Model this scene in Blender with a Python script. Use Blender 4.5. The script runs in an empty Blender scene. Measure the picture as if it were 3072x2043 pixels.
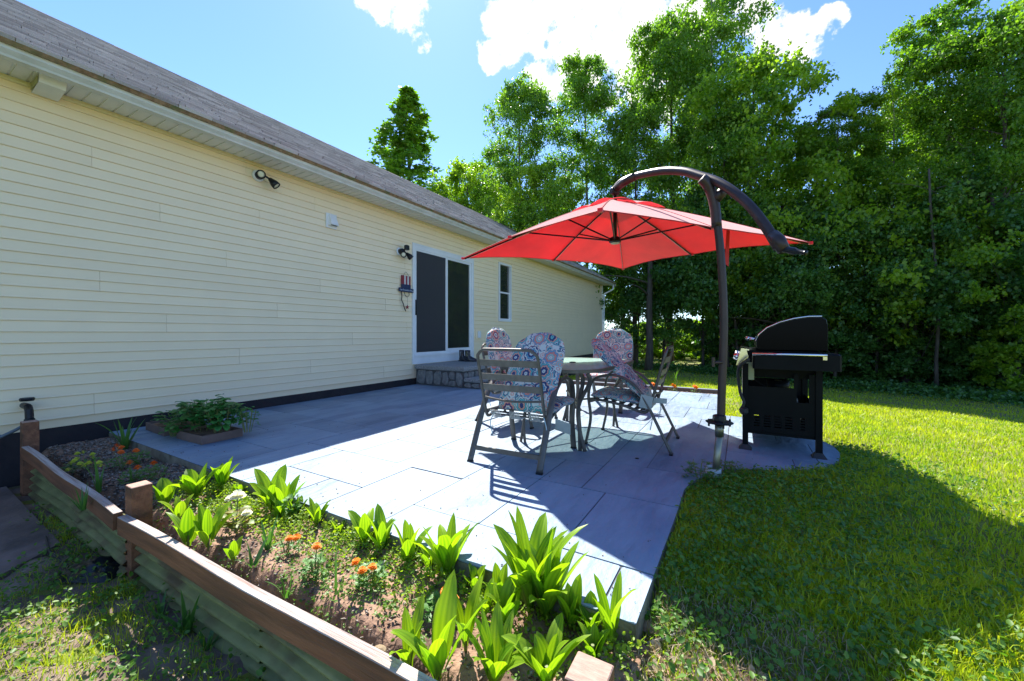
import bpy, math, random
import numpy as np
from mathutils import Vector, Matrix
random.seed(7)
rng = np.random.default_rng(7)
PI = math.pi
S = bpy.context.scene
COL = S.collection

# ------------------------------------------------------------------ camera, sky, sun, exposure
FPX, CX, CY, EYE = 1180.0, 1536.0, 1000.0, 1.0
yaw = math.atan(684 / FPX)
FW = Vector((-math.sin(yaw), math.cos(yaw), 0)); RT = Vector((math.cos(yaw), math.sin(yaw), 0)); UP = Vector((0, 0, 1))
EYEP = Vector((0, 0, EYE))
cam = bpy.data.cameras.new('camera'); camo = bpy.data.objects.new('camera', cam); COL.objects.link(camo)
cam.sensor_width = 36; cam.lens = FPX / 3072 * 36; cam.shift_y = -21.5 / 3072; cam.clip_start = 0.02; cam.clip_end = 2000
camo.location = EYEP; camo.rotation_euler = (PI / 2, 0, yaw)
S.camera = camo

def ray(x, y): return FW + RT * ((x - CX) / FPX) + UP * ((CY - y) / FPX)
def gp(x, y, z=0.0):            # point at height z seen at photo position x, y
    r = ray(x, y); return EYEP + r * ((z - EYE) / r.z)
def xp(x, y, X):                # point on the plane X = const
    r = ray(x, y); return EYEP + r * (X / r.x)
def yp(x, y, Y):
    r = ray(x, y); return EYEP + r * (Y / r.y)
def dp(x, y, d): return EYEP + ray(x, y) * d

SUNV = Vector((-0.55, 0.60, 1.0)).normalized()
sun_el = math.asin(SUNV.z); sun_az = math.atan2(SUNV.x, SUNV.y)
world = bpy.data.worlds.new('World'); S.world = world; world.use_nodes = True
wn, wk = world.node_tree.nodes, world.node_tree.links
wn.clear()
wout = wn.new('ShaderNodeOutputWorld'); bg = wn.new('ShaderNodeBackground')
sky = wn.new('ShaderNodeTexSky'); sky.sky_type = 'NISHITA'; sky.sun_disc = False
sky.sun_elevation = sun_el; sky.sun_rotation = sun_az; sky.air_density = 1.0; sky.dust_density = 0.15; sky.ozone_density = 1.0
SKY_STRENGTH = 0.12
CLOUD = 4.6
bg.inputs[1].default_value = SKY_STRENGTH
tc = wn.new('ShaderNodeTexCoord')
def wmath(op, a, b=None, clamp=False):
    n = wn.new('ShaderNodeMath'); n.operation = op; n.use_clamp = clamp
    for i, v in enumerate((a, b)):
        if v is None: continue
        if isinstance(v, (int, float)): n.inputs[i].default_value = v
        else: wk.new(v, n.inputs[i])
    return n.outputs[0]
blobs = [(1640, 60, 160, .9), (1760, 60, 200, .9), (1900, 100, 200, .9), (1660, 205, 110, .6), (1740, 160, 150, .9), (1530, 95, 105, .6), (1820, -120, 330, .9), (2050, 60, 150, .9),
         (1185, -30, 125, .5), (1120, -70, 110, .4), (2350, 112, 80, .38), (2410, 128, 72, .38), (2452, 105, 58, .34), (2490, 68, 52, .34), (2310, 90, 70, .4), (1960, 260, 120, .7), (2250, -5, 90, .4), (1650, -60, 200, .9), (1265, 128, 34, .12), (1480, 165, 50, .15)]
acc = None
for bx, by, br, cap in blobs:
    c = ray(bx, by).normalized(); e = ray(bx + br, by).normalized(); e2 = ray(bx, by + br).normalized()
    ca = (c.dot(e) + c.dot(e2)) / 2
    d = wn.new('ShaderNodeVectorMath'); d.operation = 'DOT_PRODUCT'; wk.new(tc.outputs['Generated'], d.inputs[0]); d.inputs[1].default_value = c
    v = wmath('DIVIDE', wmath('SUBTRACT', d.outputs['Value'], ca), 1 - ca)
    v = wmath('MINIMUM', wmath('MAXIMUM', v, -3.0), cap)
    acc = v if acc is None else wmath('MAXIMUM', acc, v)
nz = wn.new('ShaderNodeTexNoise'); nz.inputs['Scale'].default_value = 13; nz.inputs['Detail'].default_value = 9; nz.inputs['Roughness'].default_value = 0.62
wk.new(tc.outputs['Generated'], nz.inputs['Vector'])
nz2 = wn.new('ShaderNodeTexNoise'); nz2.inputs['Scale'].default_value = 34; nz2.inputs['Detail'].default_value = 6; nz2.inputs['Roughness'].default_value = 0.6
wk.new(tc.outputs['Generated'], nz2.inputs['Vector'])
n1 = wmath('MULTIPLY', wmath('SUBTRACT', nz.outputs[0], 0.5), 3.0)
n2 = wmath('MULTIPLY', wmath('SUBTRACT', nz2.outputs[0], 0.5), 2.6)
val = wmath('ADD', wmath('ADD', acc, n1), n2)
mr = wn.new('ShaderNodeMapRange'); mr.interpolation_type = 'SMOOTHSTEP'; wk.new(val, mr.inputs[0])
mr.inputs[1].default_value = -0.05; mr.inputs[2].default_value = 0.5
mr2 = wn.new('ShaderNodeMapRange'); mr2.interpolation_type = 'SMOOTHSTEP'; wk.new(val, mr2.inputs[0])     # thick middle of a cloud: less light comes through
mr2.inputs[1].default_value = 1.0; mr2.inputs[2].default_value = 1.7; mr2.inputs[3].default_value = 1.0; mr2.inputs[4].default_value = 0.25
cl = wn.new('ShaderNodeMixRGB'); cl.blend_type = 'MIX'
wk.new(mr2.outputs[0], cl.inputs[0]); cl.inputs[1].default_value = (CLOUD * .55, CLOUD * .62, CLOUD * .75, 1); cl.inputs[2].default_value = (CLOUD, CLOUD * .99, CLOUD * .97, 1)
tint = wn.new('ShaderNodeMixRGB'); tint.blend_type = 'MULTIPLY'; tint.inputs[0].default_value = 1; wk.new(sky.outputs[0], tint.inputs[1]); tint.inputs[2].default_value = (.60, .765, 1.03, 1)
mx = wn.new('ShaderNodeMixRGB'); wk.new(mr.outputs[0], mx.inputs[0]); wk.new(tint.outputs[0], mx.inputs[1]); wk.new(cl.outputs[0], mx.inputs[2])
wk.new(mx.outputs[0], bg.inputs[0]); wk.new(bg.outputs[0], wout.inputs[0])

sl = bpy.data.lights.new('sun', 'SUN'); sl.energy = 5.0; sl.angle = math.radians(0.5); sl.color = (1, .96, .88)
slo = bpy.data.objects.new('sun', sl); COL.objects.link(slo); slo.rotation_euler = SUNV.to_track_quat('Z', 'Y').to_euler()
S.view_settings.view_transform = 'Standard'; S.view_settings.look = 'None'; S.view_settings.exposure = 1.25; S.view_settings.gamma = 1
S.view_settings.use_curve_mapping = False

# ------------------------------------------------------------------ materials
MATS = {}
def pm(name, c1, c2=None, scale=8.0, rough=0.6, metal=0.0, bump=0.0, bscale=40.0, transl=0.0, tcol=None, stretch=(1, 1, 1), attr=False, spec=0.5, detail=4, coat=0.0, c3=None, s3=2.0, rnd=0.0):
    if name in MATS: return MATS[name]
    m = bpy.data.materials.new(name); m.use_nodes = True
    n, k = m.node_tree.nodes, m.node_tree.links
    b = n['Principled BSDF']; out = n['Material Output']
    b.inputs['Roughness'].default_value = rough; b.inputs['Metallic'].default_value = metal
    b.inputs['Specular IOR Level'].default_value = spec; b.inputs['Coat Weight'].default_value = coat
    t = n.new('ShaderNodeTexCoord'); mp = n.new('ShaderNodeMapping'); k.new(t.outputs['Object'], mp.inputs[0]); mp.inputs['Scale'].default_value = stretch
    col = None
    if c2 is not None:
        mixn = n.new('ShaderNodeMixRGB'); mixn.inputs[1].default_value = (*c1, 1); mixn.inputs[2].default_value = (*c2, 1)
        if attr:
            a = n.new('ShaderNodeAttribute'); a.attribute_name = 'v'; k.new(a.outputs['Fac'], mixn.inputs[0])
        else:
            nn = n.new('ShaderNodeTexNoise'); nn.inputs['Scale'].default_value = scale; nn.inputs['Detail'].default_value = detail; nn.inputs['Roughness'].default_value = .6
            k.new(mp.outputs[0], nn.inputs['Vector'])
            r = n.new('ShaderNodeMapRange'); k.new(nn.outputs[0], r.inputs[0]); r.inputs[1].default_value = .32; r.inputs[2].default_value = .68
            k.new(r.outputs[0], mixn.inputs[0])
        col = mixn.outputs[0]
        if c3 is not None:
            nn = n.new('ShaderNodeTexNoise'); nn.inputs['Scale'].default_value = s3; nn.inputs['Detail'].default_value = 5; k.new(mp.outputs[0], nn.inputs['Vector'])
            r = n.new('ShaderNodeMapRange'); k.new(nn.outputs[0], r.inputs[0]); r.inputs[1].default_value = .5; r.inputs[2].default_value = .66
            m3 = n.new('ShaderNodeMixRGB'); k.new(r.outputs[0], m3.inputs[0]); k.new(col, m3.inputs[1]); m3.inputs[2].default_value = (*c3, 1); col = m3.outputs[0]
        if rnd:
            oi = n.new('ShaderNodeObjectInfo'); rr_ = n.new('ShaderNodeMapRange'); k.new(oi.outputs['Random'], rr_.inputs[0]); rr_.inputs[3].default_value = 1 - rnd; rr_.inputs[4].default_value = 1 + rnd
            vm = n.new('ShaderNodeVectorMath'); vm.operation = 'SCALE'; k.new(col, vm.inputs[0]); k.new(rr_.outputs[0], vm.inputs['Scale']); col = vm.outputs[0]
        k.new(col, b.inputs['Base Color'])
    else:
        b.inputs['Base Color'].default_value = (*c1, 1)
    if bump:
        bn = n.new('ShaderNodeTexNoise'); bn.inputs['Scale'].default_value = bscale; bn.inputs['Detail'].default_value = 6; k.new(mp.outputs[0], bn.inputs['Vector'])
        bp = n.new('ShaderNodeBump'); bp.inputs['Strength'].default_value = min(1, bump); bp.inputs['Distance'].default_value = 0.01 * max(1, bump); k.new(bn.outputs[0], bp.inputs['Height'])
        k.new(bp.outputs[0], b.inputs['Normal'])
    if transl:
        tr = n.new('ShaderNodeBsdfTranslucent'); ms = n.new('ShaderNodeMixShader'); ms.inputs[0].default_value = transl
        if tcol is not None: 
            if col is not None:
                mm = n.new('ShaderNodeMixRGB'); mm.blend_type = 'MULTIPLY'; mm.inputs[0].default_value = 1; k.new(col, mm.inputs[1]); mm.inputs[2].default_value = (*tcol, 1); k.new(mm.outputs[0], tr.inputs[0])
            else: tr.inputs[0].default_value = (*tcol, 1)
        elif col is not None: k.new(col, tr.inputs[0])
        else: tr.inputs[0].default_value = (*c1, 1)
        k.new(b.outputs[0], ms.inputs[1]); k.new(tr.outputs[0], ms.inputs[2]); k.new(ms.outputs[0], out.inputs[0])
    MATS[name] = m
    return m

M = dict(
    siding=pm('vinyl_siding', (.90, .745, .49), (.85, .70, .465), 1.3, .42, bump=.25, bscale=1.6, rnd=.02),
    white=pm('white_vinyl', (.78, .79, .78), (.68, .70, .70), 3, .4),
    soffit=pm('soffit_vinyl', (.76, .76, .72), (.66, .67, .62), 5, .5),
    gutter=pm('gutter_metal', (.66, .68, .66), (.52, .54, .50), 4, .35, bump=.1, bscale=20),
    found=pm('dark_foundation', (.012, .010, .014), (.025, .02, .022), 6, .8, bump=.4, bscale=30),
    shingle=pm('asphalt_shingles', (.33, .31, .32), (.52, .50, .51), 40, .6, bump=.9, bscale=160, c3=(.24, .22, .225), s3=9, stretch=(1, .35, 1)),
    drip=pm('mossy_edge', (.16, .10, .05), (.34, .22, .12), 18, .9, bump=.6, bscale=70, c3=(.12, .14, .05), s3=6),
    glassdark=None,
    stone_patio=pm('stamped_concrete', (.175, .245, .33), (.235, .315, .40), 2.6, .6, bump=1.8, bscale=9, c3=(.145, .205, .285), s3=1.9, rnd=.14, stretch=(1.6, .6, 1)),
    slab=pm('slab_concrete', (.20, .17, .12), (.32, .28, .21), 9, .85, bump=.7, bscale=50, c3=(.10, .09, .05), s3=4),
    joint=pm('joint', (.05, .055, .06), (.10, .10, .10), 20, .9),
    steptop=pm('exposed_aggregate', (.13, .13, .13), (.42, .41, .39), 90, .7, bump=1.0, bscale=120, detail=2),
    stepstone=pm('grey_fieldstone', (.13, .135, .13), (.25, .25, .24), 12, .8, bump=.8, bscale=30),
    mortar=pm('mortar', (.06, .06, .06), (.1, .1, .1), 30, .9, bump=.5, bscale=60),
    soil=pm('soil', (.22, .12, .075), (.38, .235, .16), 16, .95, bump=1.0, bscale=55, c3=(.11, .065, .045), s3=5),
    dirt=pm('dirt', (.12, .08, .065), (.20, .14, .11), 6, .95, bump=.8, bscale=30, c3=(.26, .19, .14), s3=3),
    lawn=pm('lawn_ground', (.11, .16, .012), (.22, .22, .035), 5, .95, bump=1.0, bscale=60, c3=(.15, .12, .06), s3=1.1),
    blade=pm('grass_blades', (.17, .33, .012), (.52, .54, .02), rough=.5, transl=.42, tcol=(1.35, 1.45, .6), attr=True),
    weed=pm('weed_leaves', (.05, .15, .015), (.15, .28, .03), rough=.5, transl=.4, tcol=(1.5, 1.6, .6), attr=True),
    straw=pm('dry_litter', (.30, .22, .13), (.52, .42, .28), rough=.8, transl=.15, attr=True),
    chip=pm('mulch_chips', (.10, .07, .05), (.42, .36, .30), rough=.9, attr=True),
    leafA=pm('tree_leaves_mid', (.05, .14, .018), (.20, .32, .03), rough=.42, transl=.48, tcol=(1.6, 1.9, .55), attr=True),
    leafB=pm('tree_leaves_light', (.08, .19, .015), (.30, .42, .03), rough=.42, transl=.5, tcol=(1.6, 1.8, .5), attr=True),
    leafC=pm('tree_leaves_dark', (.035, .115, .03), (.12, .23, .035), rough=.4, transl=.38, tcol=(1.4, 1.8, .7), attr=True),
    bark=pm('bark', (.05, .04, .03), (.11, .09, .07), 14, .95, bump=1, bscale=30, stretch=(1, 1, .2)),
    barkpale=pm('pale_bark', (.20, .18, .15), (.34, .31, .27), 10, .9, bump=.6, bscale=30, stretch=(1, 1, .3)),
    lily=pm('broad_leaf', (.06, .19, .012), (.30, .46, .025), rough=.40, transl=.52, tcol=(1.5, 1.5, .35), attr=True, spec=.4),
    iris=pm('strap_leaf', (.05, .15, .04), (.10, .23, .05), rough=.4, transl=.4, attr=True, tcol=(1.4, 1.5, .5)),
    feather=pm('feathery_leaf', (.06, .20, .04), (.14, .30, .05), rough=.5, transl=.35, attr=True, tcol=(1.3, 1.4, .6)),
    basil=pm('seedling_leaf', (.03, .17, .03), (.08, .28, .05), rough=.4, transl=.3, attr=True),
    orange=pm('marigold_petals', (.85, .22, .005), (.95, .36, .01), 60, .6, transl=.3),
    redorange=pm('red_marigold_petals', (.70, .09, .01), (.85, .20, .01), 60, .6, transl=.2),
    yellow=pm('yellow_petals', (.75, .75, .08), (.6, .7, .08), 60, .6, transl=.3),
    whitepetal=pm('white_petals', (.85, .85, .75), (.9, .85, .5), 40, .6, transl=.3),
    begleaf=pm('begonia_leaf', (.14, .26, .05), (.30, .24, .06), 30, .5, transl=.4, tcol=(1.3, 1.2, .6)),
    stem=pm('green_stem', (.12, .2, .04), (.2, .16, .05), 20, .6),
    redwood=pm('stained_wood', (.15, .058, .028), (.27, .115, .055), 9, .75, bump=.6, bscale=40, stretch=(.25, 3, 3), c3=(.09, .045, .025), s3=3),
    woodtop=pm('weathered_wood', (.58, .53, .49), (.30, .18, .14), 12, .85, bump=.7, bscale=50, stretch=(.15, 5, 5)),
    fibre=pm('green_fibreglass', (.19, .21, .085), (.34, .35, .15), 5, .4, transl=.28, tcol=(1.1, 1.15, .45), bump=.2, bscale=30, c3=(.15, .11, .06), s3=4),
    tray=pm('brown_plastic', (.13, .085, .07), (.19, .125, .10), 7, .6),
    black=pm('black_plastic', (.012, .013, .015), None, rough=.38, spec=.3),
    enamel=pm('black_enamel', (.003, .003, .004), None, rough=.16, spec=.05),
    grillpaint=pm('black_painted_steel', (.005, .006, .007), (.008, .009, .010), 5, .4, spec=.08),
    chrome=pm('chrome', (.75, .75, .76), None, rough=.13, metal=1),
    steel=pm('galvanised_steel', (.20, .20, .16), (.30, .29, .23), 9, .4, metal=.85),
    pole=pm('bronze_brown_metal', (.038, .026, .025), (.055, .036, .034), 10, .4, metal=.4),
    chairmetal=pm('taupe_metal', (.085, .075, .066), (.13, .115, .10), 14, .42, metal=.3),
    slat=pm('grey_brown_strap', (.09, .08, .068), (.14, .125, .108), 20, .5),
    cord=pm('pale_cord', (.62, .60, .52), (.5, .48, .42), 30, .8),
    tag=pm('paper_tag', (.55, .58, .55), (.45, .5, .48), 12, .7, transl=.3),
    red=pm('red_canvas', (.74, .045, .065), (.60, .028, .045), 2.2, .75, transl=.40, tcol=(1.25, .9, .9), bump=.1, bscale=300),
    redstrap=pm('red_strap', (.45, .02, .025), (.5, .03, .03), 8, .7),
    rib=pm('black_rib', (.012, .012, .014), None, rough=.3, metal=.5),
    lampglass=pm('lamp_lens', (.75, .74, .62), (.6, .58, .4), 50, .15),
    pvc=pm('white_pvc', (.55, .57, .55), (.45, .46, .44), 6, .4),
    rubber=pm('rubber', (.02, .02, .022), (.03, .03, .03), 20, .6, bump=.5, bscale=80),
    boot=pm('rubber_boot', (.010, .012, .02), None, rough=.25),
    hose=pm('grey_hose', (.10, .13, .15), (.15, .18, .2), 10, .4),
    ornred=pm('barn_red_paint', (.22, .02, .03), (.28, .03, .04), 20, .7),
    ornwhite=pm('cream_paint', (.62, .60, .55), (.55, .52, .46), 20, .7),
    ornblue=pm('navy_paint', (.015, .025, .07), (.02, .035, .09), 20, .7),
    lettering=pm('sign_lettering', (.5, .55, .6), None, rough=.7),
    inner=pm('room_wall', (.6, .55, .45), (.55, .5, .42), 2, .8),
    innerfloor=pm('room_floor', (.16, .11, .07), (.2, .14, .09), 4, .5),
    sofa=pm('sofa_fabric', (.30, .30, .22), (.36, .35, .27), 10, .9),
    dark=pm('dark_brown', (.02, .017, .015), None, rough=.5),
    timber=pm('edging_timber', (.10, .07, .05), (.2, .15, .11), 10, .8, bump=.5, bscale=30),
    timbertop=pm('edging_top', (.10, .12, .18), (.17, .19, .24), 8, .7),
    gravel=pm('pale_gravel', (.42, .40, .38), (.55, .53, .5), 40, .9, bump=.5, bscale=50),
    deadleaf=pm('dead_leaf', (.28, .17, .10), (.40, .28, .18), 20, .8, transl=.2),
    rock=pm('garden_rock', (.22, .21, .2), (.38, .36, .33), 14, .85, bump=.6, bscale=40),
    carpaint=pm('white_car_paint', (.7, .7, .72), None, rough=.2, coat=.5),
    glassbl=pm('car_glass', (.02, .025, .03), None, rough=.1),
    tarp=pm('black_tarp', (.01, .011, .014), None, rough=.3),
)
def glass_mat(name, tint, gloss=.12, rough=.02):
    m = bpy.data.materials.new(name); m.use_nodes = True; n, k = m.node_tree.nodes, m.node_tree.links; n.clear()
    o = n.new('ShaderNodeOutputMaterial'); t = n.new('ShaderNodeBsdfTransparent'); t.inputs[0].default_value = (*tint, 1)
    g = n.new('ShaderNodeBsdfGlossy'); g.inputs['Roughness'].default_value = rough
    f = n.new('ShaderNodeFresnel'); f.inputs[0].default_value = 1.5 if 'table' not in name else 1.15
    mt = n.new('ShaderNodeMath'); mt.operation = 'ADD'; k.new(f.outputs[0], mt.inputs[0]); mt.inputs[1].default_value = gloss; mt.use_clamp = True
    x = n.new('ShaderNodeMixShader'); k.new(mt.outputs[0], x.inputs[0]); k.new(t.outputs[0], x.inputs[1]); k.new(g.outputs[0], x.inputs[2]); k.new(x.outputs[0], o.inputs[0])
    return m
M['glass'] = glass_mat('window_glass', (.8, .82, .77), .14)
M['screen'] = glass_mat('screen_mesh', (.40, .41, .44), 0.0, .9)
M['tableglass'] = glass_mat('rippled_table_glass', (.86, .97, .93), .10, .06)
def add_diffuse(m, col, fac):
    n, k = m.node_tree.nodes, m.node_tree.links; o = [q for q in n if q.type == 'OUTPUT_MATERIAL'][0]; src = o.inputs[0].links[0].from_socket
    d = n.new('ShaderNodeBsdfDiffuse'); d.inputs[0].default_value = (*col, 1); x = n.new('ShaderNodeMixShader'); x.inputs[0].default_value = fac; k.new(src, x.inputs[1]); k.new(d.outputs[0], x.inputs[2]); k.new(x.outputs[0], o.inputs[0])
add_diffuse(M['tableglass'], (.55, .80, .72), .30)
add_diffuse(M['glass'], (.30, .32, .27), .055)  # pale sheen mixed into the glass colour to lift the dark panes
M['screen'] = glass_mat('insect_mesh', (.45, .46, .48), -.05, .9); add_diffuse(M['screen'], (.012, .016, .022), .16)

def cushion_mat():
    m = bpy.data.materials.new('medallion_fabric'); m.use_nodes = True; n, k = m.node_tree.nodes, m.node_tree.links
    b = n['Principled BSDF']; b.inputs['Roughness'].default_value = .85; out = n['Material Output']
    def mth(op, a, c=None, d=None):
        x = n.new('ShaderNodeMath'); x.operation = op
        for i, v in enumerate((a, c, d)):
            if v is None: continue
            if isinstance(v, (int, float)): x.inputs[i].default_value = v
            else: k.new(v, x.inputs[i])
        return x.outputs[0]
    uv = n.new('ShaderNodeUVMap'); uv.uv_map = 'UVMap'
    def layer(scale, petals, freq, off, rnd):
        mp = n.new('ShaderNodeMapping'); k.new(uv.outputs[0], mp.inputs[0]); mp.inputs['Scale'].default_value = (scale, scale, scale); mp.inputs['Location'].default_value = (off, off * .7, 0)
        v = n.new('ShaderNodeTexVoronoi'); v.voronoi_dimensions = '2D'; v.inputs['Scale'].default_value = 1; v.inputs['Randomness'].default_value = rnd
        k.new(mp.outputs[0], v.inputs['Vector'])
        sb = n.new('ShaderNodeVectorMath'); sb.operation = 'SUBTRACT'; k.new(mp.outputs[0], sb.inputs[0]); k.new(v.outputs['Position'], sb.inputs[1])
        sp = n.new('ShaderNodeSeparateXYZ'); k.new(sb.outputs[0], sp.inputs[0])
        a = mth('ARCTAN2', sp.outputs[1], sp.outputs[0])
        r = v.outputs['Distance']
        p = mth('MULTIPLY', mth('ABSOLUTE', mth('SINE', mth('MULTIPLY', a, petals / 2))), .22)
        rr = mth('MULTIPLY', r, mth('SUBTRACT', 1.15, p))
        sc = n.new('ShaderNodeSeparateColor'); k.new(v.outputs['Color'], sc.inputs[0])
        return rr, mth('MULTIPLY', rr, freq), sc.outputs[0], r, v
    rr, band, cellr, r, v = layer(6.6, 8, 10, 0.3, .45)
    fr = mth('FRACT', band)
    idx = mth('FLOOR', band)
    h = mth('FRACT', mth('ADD', mth('MULTIPLY', idx, .37), cellr))
    ramp = n.new('ShaderNodeValToRGB'); ramp.color_ramp.interpolation = 'CONSTANT'
    cols = [(.62, .70, .68), (.14, .52, .54), (.70, .30, .26), (.04, .07, .20), (.64, .70, .68), (.12, .38, .56), (.72, .38, .30), (.26, .60, .58)]
    e = ramp.color_ramp.elements
    while len(e) < len(cols): e.new(.5)
    for i, c in enumerate(cols): e[i].position = i / len(cols); e[i].color = (*c, 1)
    k.new(h, ramp.inputs[0])
    ln = n.new('ShaderNodeMixRGB'); k.new(mth('LESS_THAN', fr, .22), ln.inputs[0]); k.new(ramp.outputs[0], ln.inputs[1])
    lcr = n.new('ShaderNodeMixRGB'); k.new(mth('GREATER_THAN', cellr, .5), lcr.inputs[0]); lcr.inputs[1].default_value = (.02, .04, .14, 1); lcr.inputs[2].default_value = (.55, .12, .14, 1)
    k.new(lcr.outputs[0], ln.inputs[2])
    rr2, band2, cell2, r2, v2 = layer(17, 6, 7, 2.3, .5)
    h2 = mth('FRACT', mth('ADD', mth('MULTIPLY', mth('FLOOR', band2), .43), cell2))
    ramp2 = n.new('ShaderNodeValToRGB'); ramp2.color_ramp.interpolation = 'CONSTANT'
    cols2 = [(.05, .09, .22), (.64, .72, .70), (.20, .54, .58), (.64, .70, .68), (.68, .36, .32)]
    e = ramp2.color_ramp.elements
    while len(e) < len(cols2): e.new(.5)
    for i, c in enumerate(cols2): e[i].position = i / len(cols2); e[i].color = (*c, 1)
    k.new(h2, ramp2.inputs[0])
    mix = n.new('ShaderNodeMixRGB'); k.new(mth('GREATER_THAN', r, .46), mix.inputs[0]); k.new(ln.outputs[0], mix.inputs[1]); k.new(ramp2.outputs[0], mix.inputs[2])
    k.new(mix.outputs[0], b.inputs['Base Color'])
    tr = n.new('ShaderNodeBsdfTranslucent'); k.new(mix.outputs[0], tr.inputs[0]); ms = n.new('ShaderNodeMixShader'); ms.inputs[0].default_value = .18
    k.new(b.outputs[0], ms.inputs[1]); k.new(tr.outputs[0], ms.inputs[2]); k.new(ms.outputs[0], out.inputs[0])
    return m
M['cushion'] = cushion_mat()

# ------------------------------------------------------------------ mesh helpers
class MB:
    def __init__(s): s.v = []; s.f = []; s.uv = None
    def add(s, vs, fs):
        o = len(s.v); s.v += [tuple(p) for p in vs]; s.f += [tuple(i + o for i in f) for f in fs]; return s
    def box(s, x0, x1, y0, y1, z0, z1):
        return s.add([(x0, y0, z0), (x1, y0, z0), (x1, y1, z0), (x0, y1, z0), (x0, y0, z1), (x1, y0, z1), (x1, y1, z1), (x0, y1, z1)],
                     [(0, 3, 2, 1), (4, 5, 6, 7), (0, 1, 5, 4), (1, 2, 6, 5), (2, 3, 7, 6), (3, 0, 4, 7)])
    def bbox(s, x0, x1, y0, y1, z0, z1, c=.004):        # box with chamfered vertical and top edges
        pts = lambda i, z: [(x0 + i + c, y0 + i, z), (x1 - i - c, y0 + i, z), (x1 - i, y0 + i + c, z), (x1 - i, y1 - i - c, z), (x1 - i - c, y1 - i, z), (x0 + i + c, y1 - i, z), (x0 + i, y1 - i - c, z), (x0 + i, y0 + i + c, z)]
        v = pts(0, z0) + pts(0, z1 - c) + pts(c, z1)
        f = [tuple(reversed(range(8))), tuple(range(16, 24))]
        for r in range(2):
            for i in range(8): j = (i + 1) % 8; f.append((r * 8 + i, r * 8 + j, r * 8 + 8 + j, r * 8 + 8 + i))
        return s.add(v, f)
    def prism(s, poly, z0, z1):
        n = len(poly); v = [(p[0], p[1], z0) for p in poly] + [(p[0], p[1], z1) for p in poly]
        f = [tuple(reversed(range(n))), tuple(range(n, 2 * n))] + [(i, (i + 1) % n, n + (i + 1) % n, n + i) for i in range(n)]
        return s.add(v, f)
    def extr(s, prof, axis, a, b):                      # closed profile extruded along an axis ('x' or 'y')
        n = len(prof)
        mk = (lambda p, t: (t, p[0], p[1])) if axis == 'x' else (lambda p, t: (p[0], t, p[1]))
        v = [mk(p, a) for p in prof] + [mk(p, b) for p in prof]
        f = [tuple(range(n)), tuple(reversed(range(n, 2 * n)))] + [(i, n + i, n + (i + 1) % n, (i + 1) % n) for i in range(n)]
        return s.add(v, f)
    def tube(s, path, r, n=8, side=None, h=None, caps=True):  # r may be a list; side+h: flattened section, r across 'side', h the other way
        P = [Vector(p) for p in path]; m = len(P); vs = []
        rs = r if isinstance(r, (list, tuple)) else [r] * m
        prev = None
        for i, p in enumerate(P):
            t = (P[min(i + 1, m - 1)] - P[max(i - 1, 0)])
            if t.length < 1e-9: t = Vector((0, 0, 1))
            t.normalize()
            if side is not None: a = Vector(side)
            elif prev is not None: a = prev
            else: a = Vector((1, 0, 0)) if abs(t.x) < .8 else Vector((0, 1, 0))
            a = a - t * a.dot(t)
            if a.length < 1e-6: a = t.orthogonal()
            a.normalize(); b = t.cross(a); prev = a
            hh = rs[i] if h is None else h
            for k in range(n):
                an = 2 * PI * (k + .5) / n
                vs.append(p + a * (math.cos(an) * rs[i]) + b * (math.sin(an) * hh))
        f = [(i * n + k, i * n + (k + 1) % n, (i + 1) * n + (k + 1) % n, (i + 1) * n + k) for i in range(m - 1) for k in range(n)]
        if caps: f += [tuple(reversed(range(n))), tuple(range((m - 1) * n, m * n))]
        return s.add(vs, f)
    def lathe(s, prof, c=(0, 0, 0), n=16, axis=(0, 0, 1)):
        ax = Vector(axis).normalized(); q = ax.to_track_quat('Z', 'Y'); c = Vector(c); vs = []
        for r, z in prof:
            for k in range(n):
                an = 2 * PI * k / n; vs.append(c + q @ Vector((r * math.cos(an), r * math.sin(an), z)))
        m = len(prof)
        f = [(i * n + k, i * n + (k + 1) % n, (i + 1) * n + (k + 1) % n, (i + 1) * n + k) for i in range(m - 1) for k in range(n)]
        f += [tuple(reversed(range(n))), tuple(range((m - 1) * n, m * n))]
        return s.add(vs, f)
    def build(s, name, mat, parent=None, smooth=False, loc=None):
        me = bpy.data.meshes.new(name); me.from_pydata(s.v, [], s.f); me.update()
        if smooth: me.shade_smooth(); 
        me.materials.append(mat)
        o = bpy.data.objects.new(name, me); COL.objects.link(o)
        if parent is not None: o.parent = parent
        if loc is not None: o.location = loc
        return o
def autosmooth(o, deg=40):
    me = o.data
    me.shade_smooth()
    try: me.set_sharp_from_angle(angle=math.radians(deg))
    except Exception: pass
    return o
def npmesh(name, verts, nper, mat, v=None, parent=None, faces=None):
    """verts (N,3) in groups of nper corners (one face each), or explicit faces (F,k)"""
    me = bpy.data.meshes.new(name); verts = np.asarray(verts, np.float32).reshape(-1, 3); nv = len(verts)
    me.vertices.add(nv); me.vertices.foreach_set('co', verts.ravel())
    if faces is None: idx = np.arange(nv, dtype=np.int32); nf = nv // nper; k = nper
    else: faces = np.asarray(faces, np.int32); nf, k = faces.shape; idx = faces.ravel()
    me.loops.add(nf * k); me.loops.foreach_set('vertex_index', idx)
    me.polygons.add(nf); me.polygons.foreach_set('loop_start', np.arange(0, nf * k, k, dtype=np.int32)); me.polygons.foreach_set('loop_total', np.full(nf, k, np.int32))
    me.update(calc_edges=True)
    if v is not None:
        a = me.attributes.new('v', 'FLOAT', 'POINT'); a.data.foreach_set('value', np.asarray(v, np.float32))
    me.materials.append(mat)
    o = bpy.data.objects.new(name, me); COL.objects.link(o)
    if parent is not None: o.parent = parent
    return o
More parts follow.
